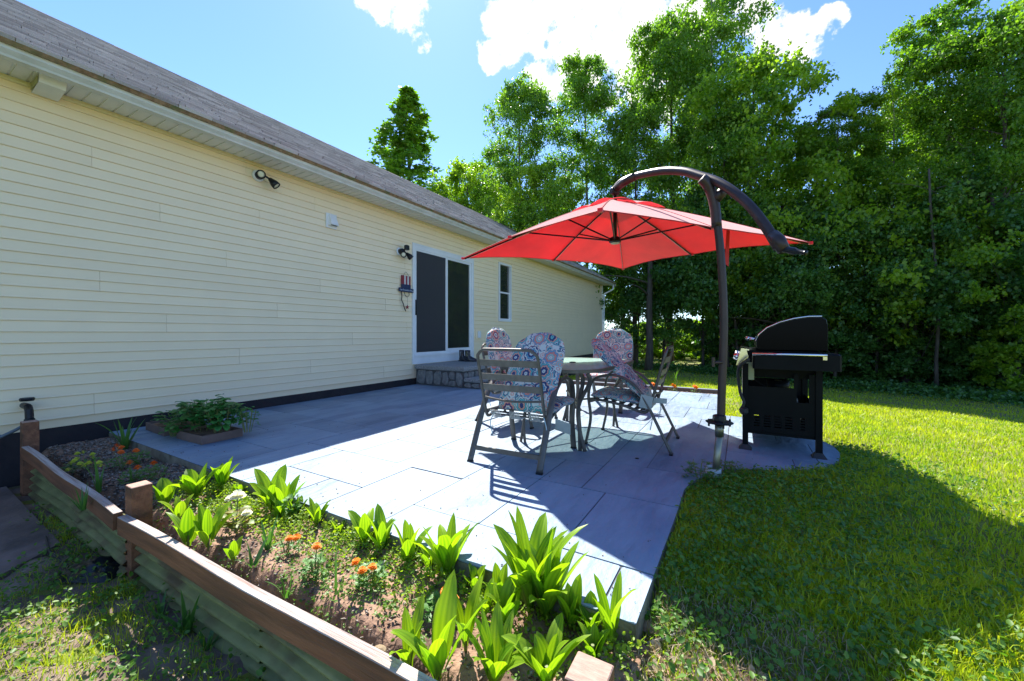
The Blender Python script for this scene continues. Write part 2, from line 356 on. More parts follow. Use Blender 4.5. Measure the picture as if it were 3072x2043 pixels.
def tag(o, label, cat, group=None, kind=None):
    if label: o['label'] = label
    if cat: o['category'] = cat
    if group: o['group'] = group
    if kind: o['kind'] = kind
    return o
def thing(name, label, cat, loc=(0, 0, 0), rz=0, group=None):
    o = bpy.data.objects.new(name, None); COL.objects.link(o); o.location = loc; o.rotation_euler = (0, 0, rz); o.empty_display_size = .1
    return tag(o, label, cat, group)
def struct(o): o['kind'] = 'structure'; return o
def stuff(o, label=None, cat=None): 
    o['kind'] = 'stuff'
    if label: o['label'] = label
    if cat: o['category'] = cat
    return o
def copytree(o, parent=None, label=None):
    c = o.copy(); COL.objects.link(c)
    if parent is not None: c.parent = parent
    if label: c['label'] = label
    for ch in list(o.children): copytree(ch, c)
    return c
def smoothpath(pts, n=6):
    P = [Vector(p) for p in pts]; out = []
    for i in range(len(P) - 1):
        p0 = P[max(i - 1, 0)]; p1 = P[i]; p2 = P[i + 1]; p3 = P[min(i + 2, len(P) - 1)]
        for k in range(n):
            t = k / n
            out.append(0.5 * ((2 * p1) + (p2 - p0) * t + (2 * p0 - 5 * p1 + 4 * p2 - p3) * t * t + (3 * p1 - p0 - 3 * p2 + p3) * t ** 3))
    out.append(P[-1]); return out

# ------------------------------------------------------------------ ground
def sstep(t): t = np.clip(t, 0, 1); return t * t * (3 - 2 * t)
def gz(x, y):
    x = np.asarray(x, float); y = np.asarray(y, float)
    s = np.maximum(y - 5, 0) / 12 + np.maximum(x - 1, 0) / 20
    lawn = -.035 - .06 * (1 - sstep((y - 1.45) / .35)) * (1 - sstep((x - .3) / .6)) - .15 * sstep((x - .12 - .65 * sstep((y - 2.9) / .6)) / 1.2) - .64 * sstep(s)
    lawn = lawn + .012 * np.sin(x * 2.1 + 1) * np.cos(y * 1.7)
    low = -.36 + .01 * np.sin(x * 5) * np.cos(y * 4)
    inside = (1 - sstep((x + .42) / .12)) * (1 - sstep((y - 7.1) / .25))
    return lawn * (1 - inside) + low * inside
def grid_mesh(name, xs, ys, mat, zf):
    X, Y = np.meshgrid(xs, ys); Z = zf(X, Y); v = np.stack([X, Y, Z], -1).reshape(-1, 3); nx, ny = len(xs), len(ys)
    i = np.arange(nx - 1)[None, :] + nx * np.arange(ny - 1)[:, None]; f = np.stack([i, i + 1, i + nx + 1, i + nx], -1).reshape(-1, 4)
    o = npmesh(name, v, 4, mat, faces=f); o.data.shade_smooth(); return o
xs = np.concatenate([[-600, -200, -80, -40], np.linspace(-20, -6, 15), np.linspace(-5.5, 3, 120), np.linspace(3.5, 14, 40), [18, 25, 40, 90, 250, 600]])
ys = np.concatenate([[-120, -40, -15, -6, -3], np.linspace(-2, 8, 130), np.linspace(8.4, 22, 40), [25, 30, 45, 80, 200, 600]])
struct(grid_mesh('lawn_ground', xs, ys, M['lawn'], gz))
# bare dirt below the garden wall
def lowdirt(X, Y): return -.352 + .012 * np.sin(X * 9 + Y * 3) * np.cos(Y * 11) + .01 * np.sin(X * 23 - Y * 17)
o = grid_mesh('bare_dirt', np.linspace(-5.5, -.5, 110), np.linspace(-1.2, .84, 60), M['dirt'], lambda X, Y: lowdirt(X, Y)); struct(o)
# worn concrete pad by the house corner
mb = MB(); pts = [(-5.5, -1.5), (-4.05, -1.5), (-3.62, .05), (-3.50, .45), (-3.72, .72), (-5.5, .75)]
mb.prism(pts, -.42, -.325); struct(mb.build('concrete_pad', pm('brown_concrete', (.15, .105, .09), (.23, .17, .15), 5, .9, bump=.6, bscale=25, c3=(.10, .075, .065), s3=2.5)))
# driveway strip beyond the trees
mb = MB(); mb.prism([(4, 28), (40, 20), (42, 25), (5, 34)], -.95, -.86); struct(mb.build('gravel_drive', M['gravel']))

# ------------------------------------------------------------------ patio
arc = [gp(*p) for p in [(2248, 1254), (2330, 1275), (2400, 1293), (2457, 1317), (2500, 1338), (2521, 1360), (2515, 1385), (2485, 1400), (2426, 1408), (2330, 1411), (2236, 1406), (2170, 1410), (2121, 1422), (2070, 1448)]]
outline = [(-5.53, 1.40), (-.31, 1.385), (-.305, 2.4), (-.31, 2.72)] + [(p.x, p.y) for p in reversed(arc)] + [(-.15, 5.45), (-.30, 7.24), (-5.53, 7.35)]
mb = MB(); mb.prism(outline, -.34, -.007)
patio = struct(mb.build('patio', M['slab']))
# coloured joint layer right under the stones
mb = MB(); mb.prism([(p[0] * .9995, p[1]) for p in outline], -.0068, -.0045); mb.build('joint_bed', M['joint'], patio)
def clip(poly, axis, val, keep_less):
    out = []
    for i in range(len(poly)):
        a, b = poly[i], poly[(i + 1) % len(poly)]
        ia = (a[axis] <= val) == keep_less; ib = (b[axis] <= val) == keep_less
        if ia: out.append(a)
        if ia != ib:
            t = (val - a[axis]) / (b[axis] - a[axis]); out.append((a[0] + (b[0] - a[0]) * t, a[1] + (b[1] - a[1]) * t))
    return out
rects = [(-.44, -.2, 1.3, 1.70), (-1.19, -.44, 1.3, 1.70), (-1.65, -1.19, 1.3, 1.70), (-.73, -.2, 1.70, 2.43), (-1.19, -.73, 1.70, 2.43), (-1.65, -1.19, 1.70, 2.43),
         (-2.12, -1.65, 1.3, 2.16), (-2.44, -2.12, 1.3, 1.72), (-2.93, -2.44, 1.3, 1.72), (-2.93, -2.12, 1.72, 2.18), (-3.43, -2.93, 1.3, 2.18),
         (-2.29, -1.65, 2.17, 2.66), (-2.79, -2.29, 2.18, 2.66), (-2.79, -2.29, 2.66, 3.29), (-3.43, -2.79, 2.18, 2.86), (-1.65, -1.19, 2.43, 2.91), (-1.19, -.89, 2.43, 2.91),
         (-.89, -.2, 2.43, 3.04), (-2.29, -1.65, 2.66, 3.29), (-1.65, -.89, 2.91, 3.45), (-3.58, -3.43, 1.3, 1.9), (-4.2, -3.58, 1.3, 1.9), (-4.33, -3.43, 1.9, 2.54), (-4.2, -3.43, 2.54, 2.86),
         (-2.65, -2.29, 3.29, 3.75), (-2.79, -2.65, 3.29, 3.75), (-.6, -.1, 3.04, 4.59), (-.89, -.6, 3.04, 3.8), (-.89, -.6, 3.8, 4.59), (-1.65, -1.19, 3.45, 4.0), (-1.19, -.89, 3.45, 4.45)]
def guil(x0, x1, y0, y1):
    w, h = x1 - x0, y1 - y0
    if (w < .75 and h < .75) or (w * h < .33 and random.random() < .7): rects.append((x0, x1, y0, y1)); return
    if w > h * random.uniform(.8, 1.2): c = x0 + w * random.uniform(.35, .65); guil(x0, c, y0, y1); guil(c, x1, y0, y1)
    else: c = y0 + h * random.uniform(.35, .65); guil(x0, x1, y0, c); guil(x0, x1, c, y1)
for r in [(-5.6, -4.33, 1.3, 2.86), (-4.33, -4.2, 1.3, 1.9), (-4.33, -4.2, 2.54, 2.86), (-5.6, -2.79, 2.86, 4.3), (-5.6, -3.3, 4.3, 7.4), (-3.3, -2.79, 4.3, 7.4), (-2.79, -2.29, 3.75, 4.7), (-2.29, -1.65, 3.29, 4.7), (-2.79, -1.65, 4.7, 7.4),
          (-1.65, -1.19, 4.0, 7.4), (-1.19, -.89, 4.45, 7.4), (-.89, -.1, 4.59, 7.4), (-.1, 1.0, 3.0, 4.4), (-.1, 1.0, 4.4, 5.8)]: guil(*r)
def area(p): return abs(sum(p[i][0] * p[(i + 1) % len(p)][1] - p[(i + 1) % len(p)][0] * p[i][1] for i in range(len(p)))) / 2
inset_out = outline
for (x0, x1, y0, y1) in rects:
    g = random.choice([.0025, .0035, .005])
    p = clip(clip(clip(clip(list(inset_out), 0, x0 + g, False), 0, x1 - g, True), 1, y0 + g, False), 1, y1 - g, True)
    if len(p) < 3 or area(p) < .002: continue
    if len(p) == 4 and area(p) > .02:                 # worn corners
        c = .006; q = []
        for i in range(4):
            a, b, d = p[i - 1], p[i], p[(i + 1) % 4]
            for e in (a, d):
                L = math.hypot(e[0] - b[0], e[1] - b[1]); q.append((b[0] + (e[0] - b[0]) * c / L, b[1] + (e[1] - b[1]) * c / L))
        p = q
    MB().prism(p, -.0044, random.uniform(-.0012, .0012)).build('paving_stone', M['stone_patio'], patio)
mb = MB(); mb.lathe([(.0, .002), (.016, .002), (.016, .004), (.006, .007)], gp(1911, 1376), 12)
tag(mb.build('plug', M['black']), 'small dark round cap lying on the paving below the right-hand chair', 'cap')

# ------------------------------------------------------------------ house
WX = -5.54
house = thing('house', 'long single storey house with pale yellow siding and grey shingle roof along the patio', 'house', (WX, 5, 0))
Hm = house.matrix_basis.inverted() if False else None
def hp(o):                       # parent without moving (house empty is a pure translation)
    o.parent = house; o.location = (o.location.x - WX, o.location.y - 5, o.location.z); return o
Y0, Y1 = -4.0, 17.92
DY0, DY1, DZ0, DZ1 = 5.68, 7.655, .403, 2.74
NY0, NY1, NZ0, NZ1 = 8.835, 9.49, 1.318, 2.892
RX = -10.96
def wallboxes(mb, x0, x1):
    mb.box(x0, x1, Y0, DY0, .12, 3.25); mb.box(x0, x1, DY0, DY1, .12, DZ0); mb.box(x0, x1, DY0, DY1, DZ1, 3.25); mb.box(x0, x1, DY1, NY0, .12, 3.25)
    mb.box(x0, x1, NY0, NY1, .12, NZ0); mb.box(x0, x1, NY0, NY1, NZ1, 3.25); mb.box(x0, x1, NY1, Y1, .12, 3.25)
mb = MB(); wallboxes(mb, WX - .16, WX - .006)
gx = RX * 2 - WX
mb.add([(WX - .17, Y1 - .15, .1), (gx, Y1 - .15, .1), (gx, Y1 - .15, 3.3), (RX, Y1 - .15, 6.6), (WX - .17, Y1 - .15, 3.3), (WX - .17, Y1, .1), (gx, Y1, .1), (gx, Y1, 3.3), (RX, Y1, 6.6), (WX - .17, Y1, 3.3)],
       [(0, 1, 2, 3, 4), (9, 8, 7, 6, 5), (0, 5, 6, 1), (1, 6, 7, 2), (2, 7, 8, 3), (3, 8, 9, 4), (4, 9, 5, 0)])
mb.box(gx, gx + .15, Y0, 5.6, .1, 3.3); mb.box(gx, gx + .15, 8.8, Y1 - .15, .1, 3.3); mb.box(gx, gx + .15, 5.6, 8.8, .1, .9); mb.box(gx, gx + .15, 5.6, 8.8, 2.7, 3.3); mb.box(gx + .15, WX - .17, Y0 - .15, Y0, .1, 3.3)  # opening in the unseen rear wall added to let sun into the room
hp(mb.build('wall', M['siding']))
mb = MB(); mb.box(gx, WX - .018, Y0, Y1, -.95, .119); mb.box(WX - .018, WX - .012, Y0, DY0 - .02, -.5, .205); mb.box(WX - .018, WX - .012, DY1, Y1, -.95, .205)
hp(mb.build('foundation', M['found']))
hb = .1016; NC = 30
shared = {}
def board(y0, y1, z0, vertical_cut=False):
    L = round(y1 - y0, 3); key = L
    if key not in shared:
        prof = [(-.006, .002), (.014, .0), (.016, .006), (.012, .018), (.004, hb - .001), (-.006, hb - .001)]
        m = MB(); m.extr([(p[0], p[1]) for p in prof], 'y', 0, L); o = m.build('siding_board', M['siding']); shared[key] = o.data
    else:
        o = bpy.data.objects.new('siding_board', shared[key]); COL.objects.link(o)
    o.location = (WX, y0, z0); hp(o)
seam_sets = []
for k in range(NC):
    z = .20 + hb * k
    if k % 2 == 0:
        off = [1.65, .35, 2.9, 1.0, 2.2, 3.3][(k // 2) % 6] + random.uniform(-.12, .12); cuts = [Y0 + off + 3.66 * i for i in range(-1, 8)]
    iv = [(Y0, Y1 - .07)]
    def cutout(iv, a, b):
        r = []
        for (p, q) in iv:
            if b <= p or a >= q: r.append((p, q))
            else:
                if a > p: r.append((p, a))
                if b < q: r.append((b, q))
        return r
    if DZ0 - .02 <= z < DZ1 - .02: iv = cutout(iv, DY0 - .03, DY1 + .03)
    elif z < DZ0 - .02: iv = cutout(iv, DY0 - .03, DY1 + .03)
    if NZ0 - .02 <= z < NZ1 + .0: iv = cutout(iv, NY0 - .03, NY1 + .03)
    for (p, q) in iv:
        e = [p] + [c for c in cuts if p + .1 < c < q - .1] + [q]
        for a, b in zip(e[:-1], e[1:]): board(a + (.0012 if a != p else 0), b - (.0012 if b != q else 0), z)
# trims
mb = MB(); mb.box(WX - .003, WX + .03, Y1 - .07, Y1 + .02, .15, 3.25); hp(mb.build('corner_trim', M['white']))
mb = MB(); mb.extr([(WX, 3.205), (WX + .03, 3.21), (WX + .034, 3.225), (WX + .022, 3.232), (WX + .022, 3.249), (WX, 3.249)], 'y', Y0, Y1 - .07)
hp(mb.build('frieze_trim', pm('trim_cream', (.76, .68, .40), (.72, .63, .37), 3, .5)))
# soffit boards (0.11 m), fascia, gutter
n = int((Y1 + .3 - 0.0) / .11); proto = None
for i in range(-6, n + 1):
    if proto is None:
        m = MB(); m.extr([(0.0, 0.0), (.09, 0), (.096, .008), (.110, .008), (.110, .014), (0, .014)], 'x', 0, .385); proto = m.build('soffit_board', M['soffit']); o = proto
        # profile runs along y here: rebuild as strip along x
    else:
        o = bpy.data.objects.new('soffit_board', proto.data); COL.objects.link(o)
    o.location = (WX, i * .11, 3.25); hp(o)
mb = MB(); mb.box(-5.155, -5.135, Y0, Y1 + .3, 3.215, 3.36); hp(mb.build('fascia', M['gutter']))
mb = MB(); mb.extr([(-5.133, 3.215), (-5.075, 3.215), (-5.068, 3.232), (-5.035, 3.262), (-5.03, 3.285), (-5.022, 3.296), (-5.022, 3.306), (-5.034, 3.306), (-5.038, 3.285), (-5.045, 3.265), (-5.078, 3.24), (-5.082, 3.222), (-5.133, 3.222)], 'y', Y0, Y1 + .3)
gut = hp(mb.build('gutter', M['gutter']))
mb = MB()
for y in (2.2, 7.9, 13.6): mb.box(-5.0245, -5.0195, y, y + .012, 3.285, 3.30); mb.box(-5.069, -5.064, y + .02, y + .03, 3.222, 3.235)
mb.box(-5.135, -5.02, Y1 + .3, Y1 + .306, 3.212, 3.308)
hp(mb.build('gutter_end_cap', M['gutter']))
p = .583; EX, EZ = -4.985, 3.318
def rz_(x): return EZ + (EX - x) * p
mb = MB(); mb.extr([(EX, EZ), (EX - .02, EZ - .03), (EX - .14, EZ - .01), (-5.13, rz_(-5.13) - .004), (EX, EZ + .022)], 'y', Y0, Y1 + .32); hp(mb.build('drip_edge', M['drip']))
# roof deck
mb = MB(); mb.extr([(EX - .02, rz_(EX - .02) - .005), (RX, rz_(RX) - .005), (gx - .4, rz_(RX) - .005 + (gx - .4 - RX) * p), (gx - .4, rz_(RX) - .15 + (gx - .4 - RX) * p), (RX, rz_(RX) - .16), (-5.14, rz_(-5.14) - .06)], 'y', Y0, Y1 + .3)
roof = hp(mb.build('roof', M['shingle']))
mb = MB(); mb.extr([(EX - .02, rz_(EX) + .0), (RX, rz_(RX) + .0), (RX, rz_(RX) - .2), (EX - .02, rz_(EX) - .14)], 'y', Y1 + .3, Y1 + .33); hp(mb.build('rake_board', M['gutter']))
# shingle courses: overlapping tabs of uneven length and thickness
th = math.atan(p); ct, st = math.cos(th), math.sin(th)
V = []; ncourse = int((EX - RX) / ct / .14)
for c in range(ncourse):
    s0 = c * .14; y = Y0 + random.uniform(-.3, 0)
    while y < Y1 + .34:
        w = random.choice([.25, .33, .30]); y2 = min(y + w - .004, Y1 + .34)
        t = .020 + random.choice([0, .003, .008]); a = s0 - random.choice([0, 0, .004, .010]); b = s0 + .15
        def pt(s, h, yy): return (EX - s * ct + h * st, yy, EZ + s * st + h * ct)
        A = [pt(a, .002, y), pt(a, .002, y2), pt(a, t + .006, y), pt(a, t + .006, y2), pt(b, .004, y), pt(b, .004, y2)]
        V += [A[0], A[1], A[3], A[2], A[2], A[3], A[5], A[4]]
        y += w
def nparr(V): return np.array([tuple(v) for v in V], np.float32)
V = nparr(V)
tabv = np.repeat(np.random.default_rng(3).uniform(0, 1, len(V) // 8), 8)
sh = npmesh('shingles', V, 4, pm('shingle_tabs', (.33, .30, .30), (.58, .55, .545), rough=.65, bump=.9, bscale=160, attr=True), tabv); hp(sh); sh['kind'] = 'stuff'
mb = MB()
y = Y0
while y < Y1 + .3: mb.extr([(RX - .15, rz_(RX) - .07), (RX - .0, rz_(RX) + .03), (RX + .15, rz_(RX) - .065), (RX + .15, rz_(RX) - .08), (RX, rz_(RX) + .01), (RX - .15, rz_(RX) - .085)], 'y', y, y + .14 + random.uniform(0, .003)); y += .145
hp(mb.build('ridge_cap', pm('ridge_shingle', (.10, .09, .095), (.18, .16, .17), 30, .95, spec=.1)))
# downspout at the far corner
ds = [(-5.08, 18.1, 3.22), (-5.08, 18.1, 3.08), (-5.14, 18.06, 3.0), (-5.40, 17.97, 2.85), (-5.46, 17.95, 2.72), (-5.47, 17.95, 1.5), (-5.47, 17.95, -.5)]
mb = MB(); mb.tube(smoothpath(ds, 4), .045, 8, side=(0, 1, 0), h=.035); hp(mb.build('downspout', M['white']))

# sliding door (part of the house, its pieces are sub-parts)
mb = MB(); f = .05
x0, x1 = WX - .1, WX + .028
mb.box(x0, x1, DY0, DY0 + .045, DZ0 + .18, DZ1); mb.box(x0, x1, DY1 - .06, DY1, DZ0 + .18, DZ1); mb.box(x0, x1, DY0 + .045, DY1 - .06, DZ1 - .075, DZ1); mb.box(x0, x1 + .01, DY0, DY1, DZ0 + .14, DZ0 + .18)
mb.box(WX + .004, WX + .034, DY0 - .028, DY0 - .0005, DZ0, DZ1 + .03); mb.box(WX + .004, WX + .034, DY1 + .0005, DY1 + .028, DZ0, DZ1 + .03); mb.box(WX + .004, WX + .034, DY0, DY1, DZ1 + .0005, DZ1 + .03)
door = hp(mb.build('sliding_door', M['white']))
def dsub(mb, name, mat): o = mb.build(name, mat); o.parent = door; o.location = -(Vector(door.location)); o.location = (WX * 0 - (door.location.x) - 0, 0, 0) if False else (0, 0, 0); return o
# (door's own origin sits at (0,0,0) in world: hp() shifted it by the house origin, so children keep world coordinates)
mb = MB(); mb.box(WX - .08, WX + .02, DY0, DY1, DZ0 - .01, DZ0 + .139); dsub(mb, 'kick_board', M['white'])
gm = 6.655
mb = MB()   # fixed panel frame on the right
a, b, zb, zt = gm + .035, DY1 - .06, DZ0 + .18, DZ1 - .075
mb.box(WX - .03, WX + .01, a, a + .05, zb, zt); mb.box(WX - .03, WX + .01, b - .05, b, zb, zt); mb.box(WX - .03, WX + .01, a + .05, b - .05, zb, zb + .09); mb.box(WX - .03, WX + .01, a + .05, b - .05, zt - .05, zt)
dsub(mb, 'fixed_sash', M['white'])
mb = MB(); mb.box(WX - .013, WX - .007, a + .05, b - .05, zb + .09, zt - .05); dsub(mb, 'glass_pane', M['glass'])
mb = MB(); a2, b2 = DY0 + .045, gm + .034  # screen door in front of sliding leaf
mb.box(WX + .0, WX + .02, a2, a2 + .04, zb, zt); mb.box(WX + .0, WX + .02, b2 - .03, b2, zb, zt); mb.box(WX, WX + .02, a2 + .04, b2 - .03, zb, zb + .04); mb.box(WX, WX + .02, a2 + .04, b2 - .03, zt - .035, zt)
dsub(mb, 'screen_frame', M['white'])
mb = MB(); mb.box(WX + .008, WX + .010, a2 + .04, b2 - .03, zb + .04, zt - .035); dsub(mb, 'insect_screen', M['screen'])
mb = MB(); mb.box(WX - .075, WX - .04, a2, a2 + .07, zb, zt); mb.box(WX - .075, WX - .04, b2 - .12, b2 - .03, zb, zt); mb.box(WX - .075, WX - .04, a2 + .07, b2 - .12, zb, zb + .09); mb.box(WX - .075, WX - .04, a2 + .07, b2 - .12, zt - .07, zt)
dsub(mb, 'sliding_sash', pm('grey_vinyl', (.35, .38, .42), None, rough=.5))
mb = MB(); mb.box(WX - .06, WX - .055, a2 + .07, b2 - .12, zb + .09, zt - .07); dsub(mb, 'glass_pane', M['glass'])
mb = MB(); mb.box(WX + .02, WX + .045, a2 + .004, a2 + .028, 1.36, 1.66); dsub(mb, 'door_handle', M['black'])
# narrow double hung window
mb = MB(); t = .05
mb.box(WX - .07, WX + .03, NY0, NY0 + t, NZ0, NZ1); mb.box(WX - .07, WX + .03, NY1 - t, NY1, NZ0, NZ1); mb.box(WX - .07, WX + .03, NY0 + t, NY1 - t, NZ0, NZ0 + t); mb.box(WX - .07, WX + .03, NY0 + t, NY1 - t, NZ1 - t, NZ1)
win = hp(mb.build('window', M['white']))
def wsub(mb, name, mat): o = mb.build(name, mat); o.parent = win; return o
mid = 2.10
mb = MB(); mb.box(WX - .05, WX - .0, NY0 + t, NY1 - t, mid - .02, mid + .02); mb.box(WX - .05, WX, NY0 + t, NY0 + t + .025, NZ0 + t, mid - .02); mb.box(WX - .05, WX, NY1 - t - .025, NY1 - t, NZ0 + t, mid - .02); mb.box(WX - .05, WX, NY0 + t + .025, NY1 - t - .025, NZ0 + t, NZ0 + t + .03)
wsub(mb, 'lower_sash', M['white'])
mb = MB(); mb.box(WX - .03, WX - .025, NY0 + t + .025, NY1 - t - .025, NZ0 + t + .03, mid - .02); wsub(mb, 'lower_pane', M['glass'])
mb = MB(); mb.box(WX - .035, WX - .03, NY0 + t, NY1 - t, mid + .02, NZ1 - t); wsub(mb, 'upper_pane', M['glass'])
# rooms behind the glass
RB = gx + .16
mb = MB(); mb.box(RB, WX - .165, 4.6, 4.7, .42, 2.95); mb.box(RB, WX - .165, 9.9, 10.0, .42, 2.95); mb.box(RB, WX - .165, 4.7, 9.9, 2.95, 3.0)
hp(mb.build('room_wall', M['inner'])); mb = MB(); mb.box(RB, WX - .165, 4.6, 10.0, .36, .42); hp(mb.build('room_floor', M['innerfloor']))
rw = hp(MB().box(gx + .02, gx + .1, 5.6, 5.66, .9, 2.7).box(gx + .02, gx + .1, 8.74, 8.8, .9, 2.7).box(gx + .02, gx + .1, 5.66, 8.74, .9, .96).box(gx + .02, gx + .1, 5.66, 8.74, 2.64, 2.7).build('added_rear_window', M['white']))  # unseen window frame, added so sunlight brightens the room behind the door
clk = thing('wall_clock', 'large dark round wall clock hanging inside behind the left door screen', 'clock', (-8.0, 9.86, 2.35))
mb = MB(); mb.lathe([(.34, 0), (.36, .02), (.34, .035), (.30, .02)], (0, 0, 0), 32, (0, -1, 0)); mb.build('clock_case', M['dark'], clk)
mb = MB(); mb.lathe([(.30, .02), (.0, .021)], (0, 0, 0), 32, (0, -1, 0)); mb.build('clock_face', pm('clockface', (.3, .3, .27), None), clk)
mb = MB(); mb.box(-.01, .01, -.035, -.03, 0, .2); mb.box(0, .14, -.035, -.03, -.008, .008); mb.build('clock_hand', M['black'], clk)
pic = MB().box(-8.3, -7.7, 9.86, 9.895, 1.1, 1.85).build('wall_picture', M['dark']); tag(pic, 'tall dark framed panel on the inside wall under the clock', 'picture')
sofa = thing('sofa', 'pale upholstered armchair seen through the right pane of the sliding door', 'sofa', (-6.7, 8.3, .42))
MB().bbox(-.5, .5, -.6, .6, .05, .45, .05).build('seat', M['sofa'], sofa); o = MB().bbox(-.5, -.25, -.6, .6, .45, .95, .09).build('backrest', M['sofa'], sofa)
MB().bbox(-.5, .5, -.75, -.6, .05, .62, .05).build('armrest', M['sofa'], sofa); MB().bbox(-.5, .5, .6, .75, .05, .62, .05).build('armrest', M['sofa'], sofa)

# wall-mounted things
def sec_light(base, label, sensor):
    t = thing('security_light', label, 'light', base, 0, 'twin security lights on the wall')
    MB().lathe([(.075, 0), (.075, .02), (.06, .03), (0.0, .03)], (0, 0, 0), 20, (1, 0, 0)).build('back_plate', M['white'], t, True)
    MB().lathe([(.052, .028), (.052, .10), (.04, .12), (0, .12)], (0, 0, 0), 16, (1, 0, 0)).build('housing', M['black'], t, True)
    if sensor:
        MB().bbox(.10, .17, .02, .11, .03, .12, .012).build('motion_sensor', M['black'], t)
    for (c, ax) in [((.11, -.005, -.055 if sensor else -.0), (.75, -.55, -.35)), ((.12, .13, -.06), (.5, .5, -.75))]:
        h = MB().lathe([(.0, -.06), (.022, -.055), (.05, .02), (.055, .07), (.047, .073), (.044, .058)], c, 18, ax).build('lamp_head', M['black'], t, True)
        A = Vector(ax).normalized(); MB().lathe([(.043, .060), (.03, .066), (0.001, .067)], c, 18, ax).build('lens', M['lampglass'], h, True)
        MB().tube([(.1, .02, 0), tuple(Vector(c) - A * .05)], .012, 8).build('swivel', M['black'], t)
    return t
b1 = xp(773, 528, WX + .014); sec_light(b1, 'twin-head black security light on white plate, high under the eaves on the bare wall', False)
b2 = xp(1197, 755, WX + .014); sec_light(b2, 'black security light with boxy motion sensor, beside the sliding door top', True)
v = thing('dryer_vent', 'white square hooded wall vent between the two security lights', 'vent', xp(979, 680, WX + .012))
MB().box(0, .02, -.015, .165, -.01, .215).build('flange', M['white'], v)
MB().add([(.02, .015, .02), (.11, .015, .03), (.045, .03, .19), (.02, .015, .19), (.02, .145, .02), (.11, .145, .03), (.045, .13, .19), (.02, .145, .19)],
         [(0, 1, 2, 3), (7, 6, 5, 4), (1, 5, 6, 2), (3, 2, 6, 7), (0, 4, 5, 1)]).build('hood', M['white'], v)
MB().box(.03, .095, .03, .13, .024, .03).build('damper', M['black'], v)
# soffit outlet hood
c = xp(130, 255, WX + .16)
v = thing('soffit_vent', 'white boxy exhaust hood under the eaves at far left', 'vent', (WX + .02, xp(80, 262, WX).y + .02, 3.249))
MB().add([(0, 0, 0), (.30, 0, 0), (.30, .16, 0), (0, .16, 0), (.02, .0, -.09), (.27, 0, -.07), (.27, .16, -.07), (.02, .16, -.09)], [(0, 1, 2, 3), (7, 6, 5, 4), (1, 5, 6, 2), (2, 6, 7, 3), (3, 7, 4, 0)]).build('hood', M['soffit'], v)
m = MB()
for i in range(6): m.box(.03 + i * .038, .05 + i * .038, -.006, .0, -.07, -.012)
m.build('grille', pm('yellowed_grille', (.4, .4, .2), None), v)
v = thing('wall_outlet', 'small white covered outlet low on the wall between door and window', 'outlet', xp(1426, 1017, WX + .012))
MB().box(0, .012, 0, .20, 0, .22).build('back_plate', M['siding'], v); MB().bbox(.012, .05, .07, .18, .03, .19, .008).build('cover', M['white'], v)
# hat shaped patriotic ornament with hanging sign
ox, oy = WX + .03, 5.45
orn = thing('hat_ornament', 'red, white and navy hat shaped sign on the wall beside the sliding door', 'sign', (ox, 5.35, 1.86))
for i, mt in enumerate(['ornred', 'ornwhite', 'ornred', 'ornwhite', 'ornred']): 
    w = [.062, .04, .042, .04, .046][i]; y = [0, .062, .102, .144, .184][i]
    MB().box(0, .018, y + .0005, y + w, .07, .235).build('stripe', M[mt], orn)
MB().box(-.002, .022, -.0, .23, .0, .0695).build('hat_band', M['ornblue'], orn)
brim = MB().bbox(0, .03, -.07, .30, -.075, -.002, .006).build('brim', M['ornblue'], orn)
tx = bpy.data.curves.new('lettering', 'FONT'); tx.body = 'Let Freedom Ring'; tx.size = .047; tx.extrude = .0008; tx.align_x = 'CENTER'; tx.align_y = 'CENTER'
to = bpy.data.objects.new('lettering', tx); COL.objects.link(to); to.parent = brim; to.location = (.0312, .115, -.04); to.rotation_euler = (PI / 2, 0, PI / 2)
tx.materials.append(M['lettering'])
bpy.context.view_layer.update()
lme = bpy.data.meshes.new_from_object(to, depsgraph=bpy.context.evaluated_depsgraph_get()); lo_ = bpy.data.objects.new('sign_text', lme); COL.objects.link(lo_); lo_.parent = brim; lo_.location = to.location; lo_.rotation_euler = to.rotation_euler
if not lme.materials: lme.materials.append(M['lettering'])
bpy.data.objects.remove(to)
MB().tube(smoothpath([(.01, .075, -.075), (.02, .08, -.13), (.02, .13, -.165), (.02, .185, -.13), (.01, .19, -.075)], 5), .005, 6).build('wire_loop', M['pole'], orn)
MB().tube(smoothpath([(.01, -.01, -.07), (.02, 0, -.16), (.02, -.005, -.23), (.02, .04, -.31), (.02, .06, -.37), (.02, .10, -.44)], 5), [.010] * 25 + [.006], 6).build('twig', M['dark'], orn)
st_ = []
for i in range(10): r = .04 if i % 2 == 0 else .016; st_.append((math.sin(i * PI / 5) * r, math.cos(i * PI / 5) * r))
m = MB(); m.add([(.0, p_[0] + .155, p_[1] - .36) for p_ in st_] + [(.014, p_[0] + .155, p_[1] - .36) for p_ in st_], [tuple(reversed(range(10))), tuple(range(10, 20))] + [(i, (i + 1) % 10, 10 + (i + 1) % 10, 10 + i) for i in range(10)])
m.build('star', M['ornred'], orn)
MB().tube([(.01, .155, -.17), (.01, .155, -.32)], .0015, 4).build('star_wire', M['pole'], orn)
MB().tube(smoothpath([(.01, .05, .235), (.01, .115, .31), (.01, .18, .235)], 4), .003, 6).build('hanger', M['pole'], orn)
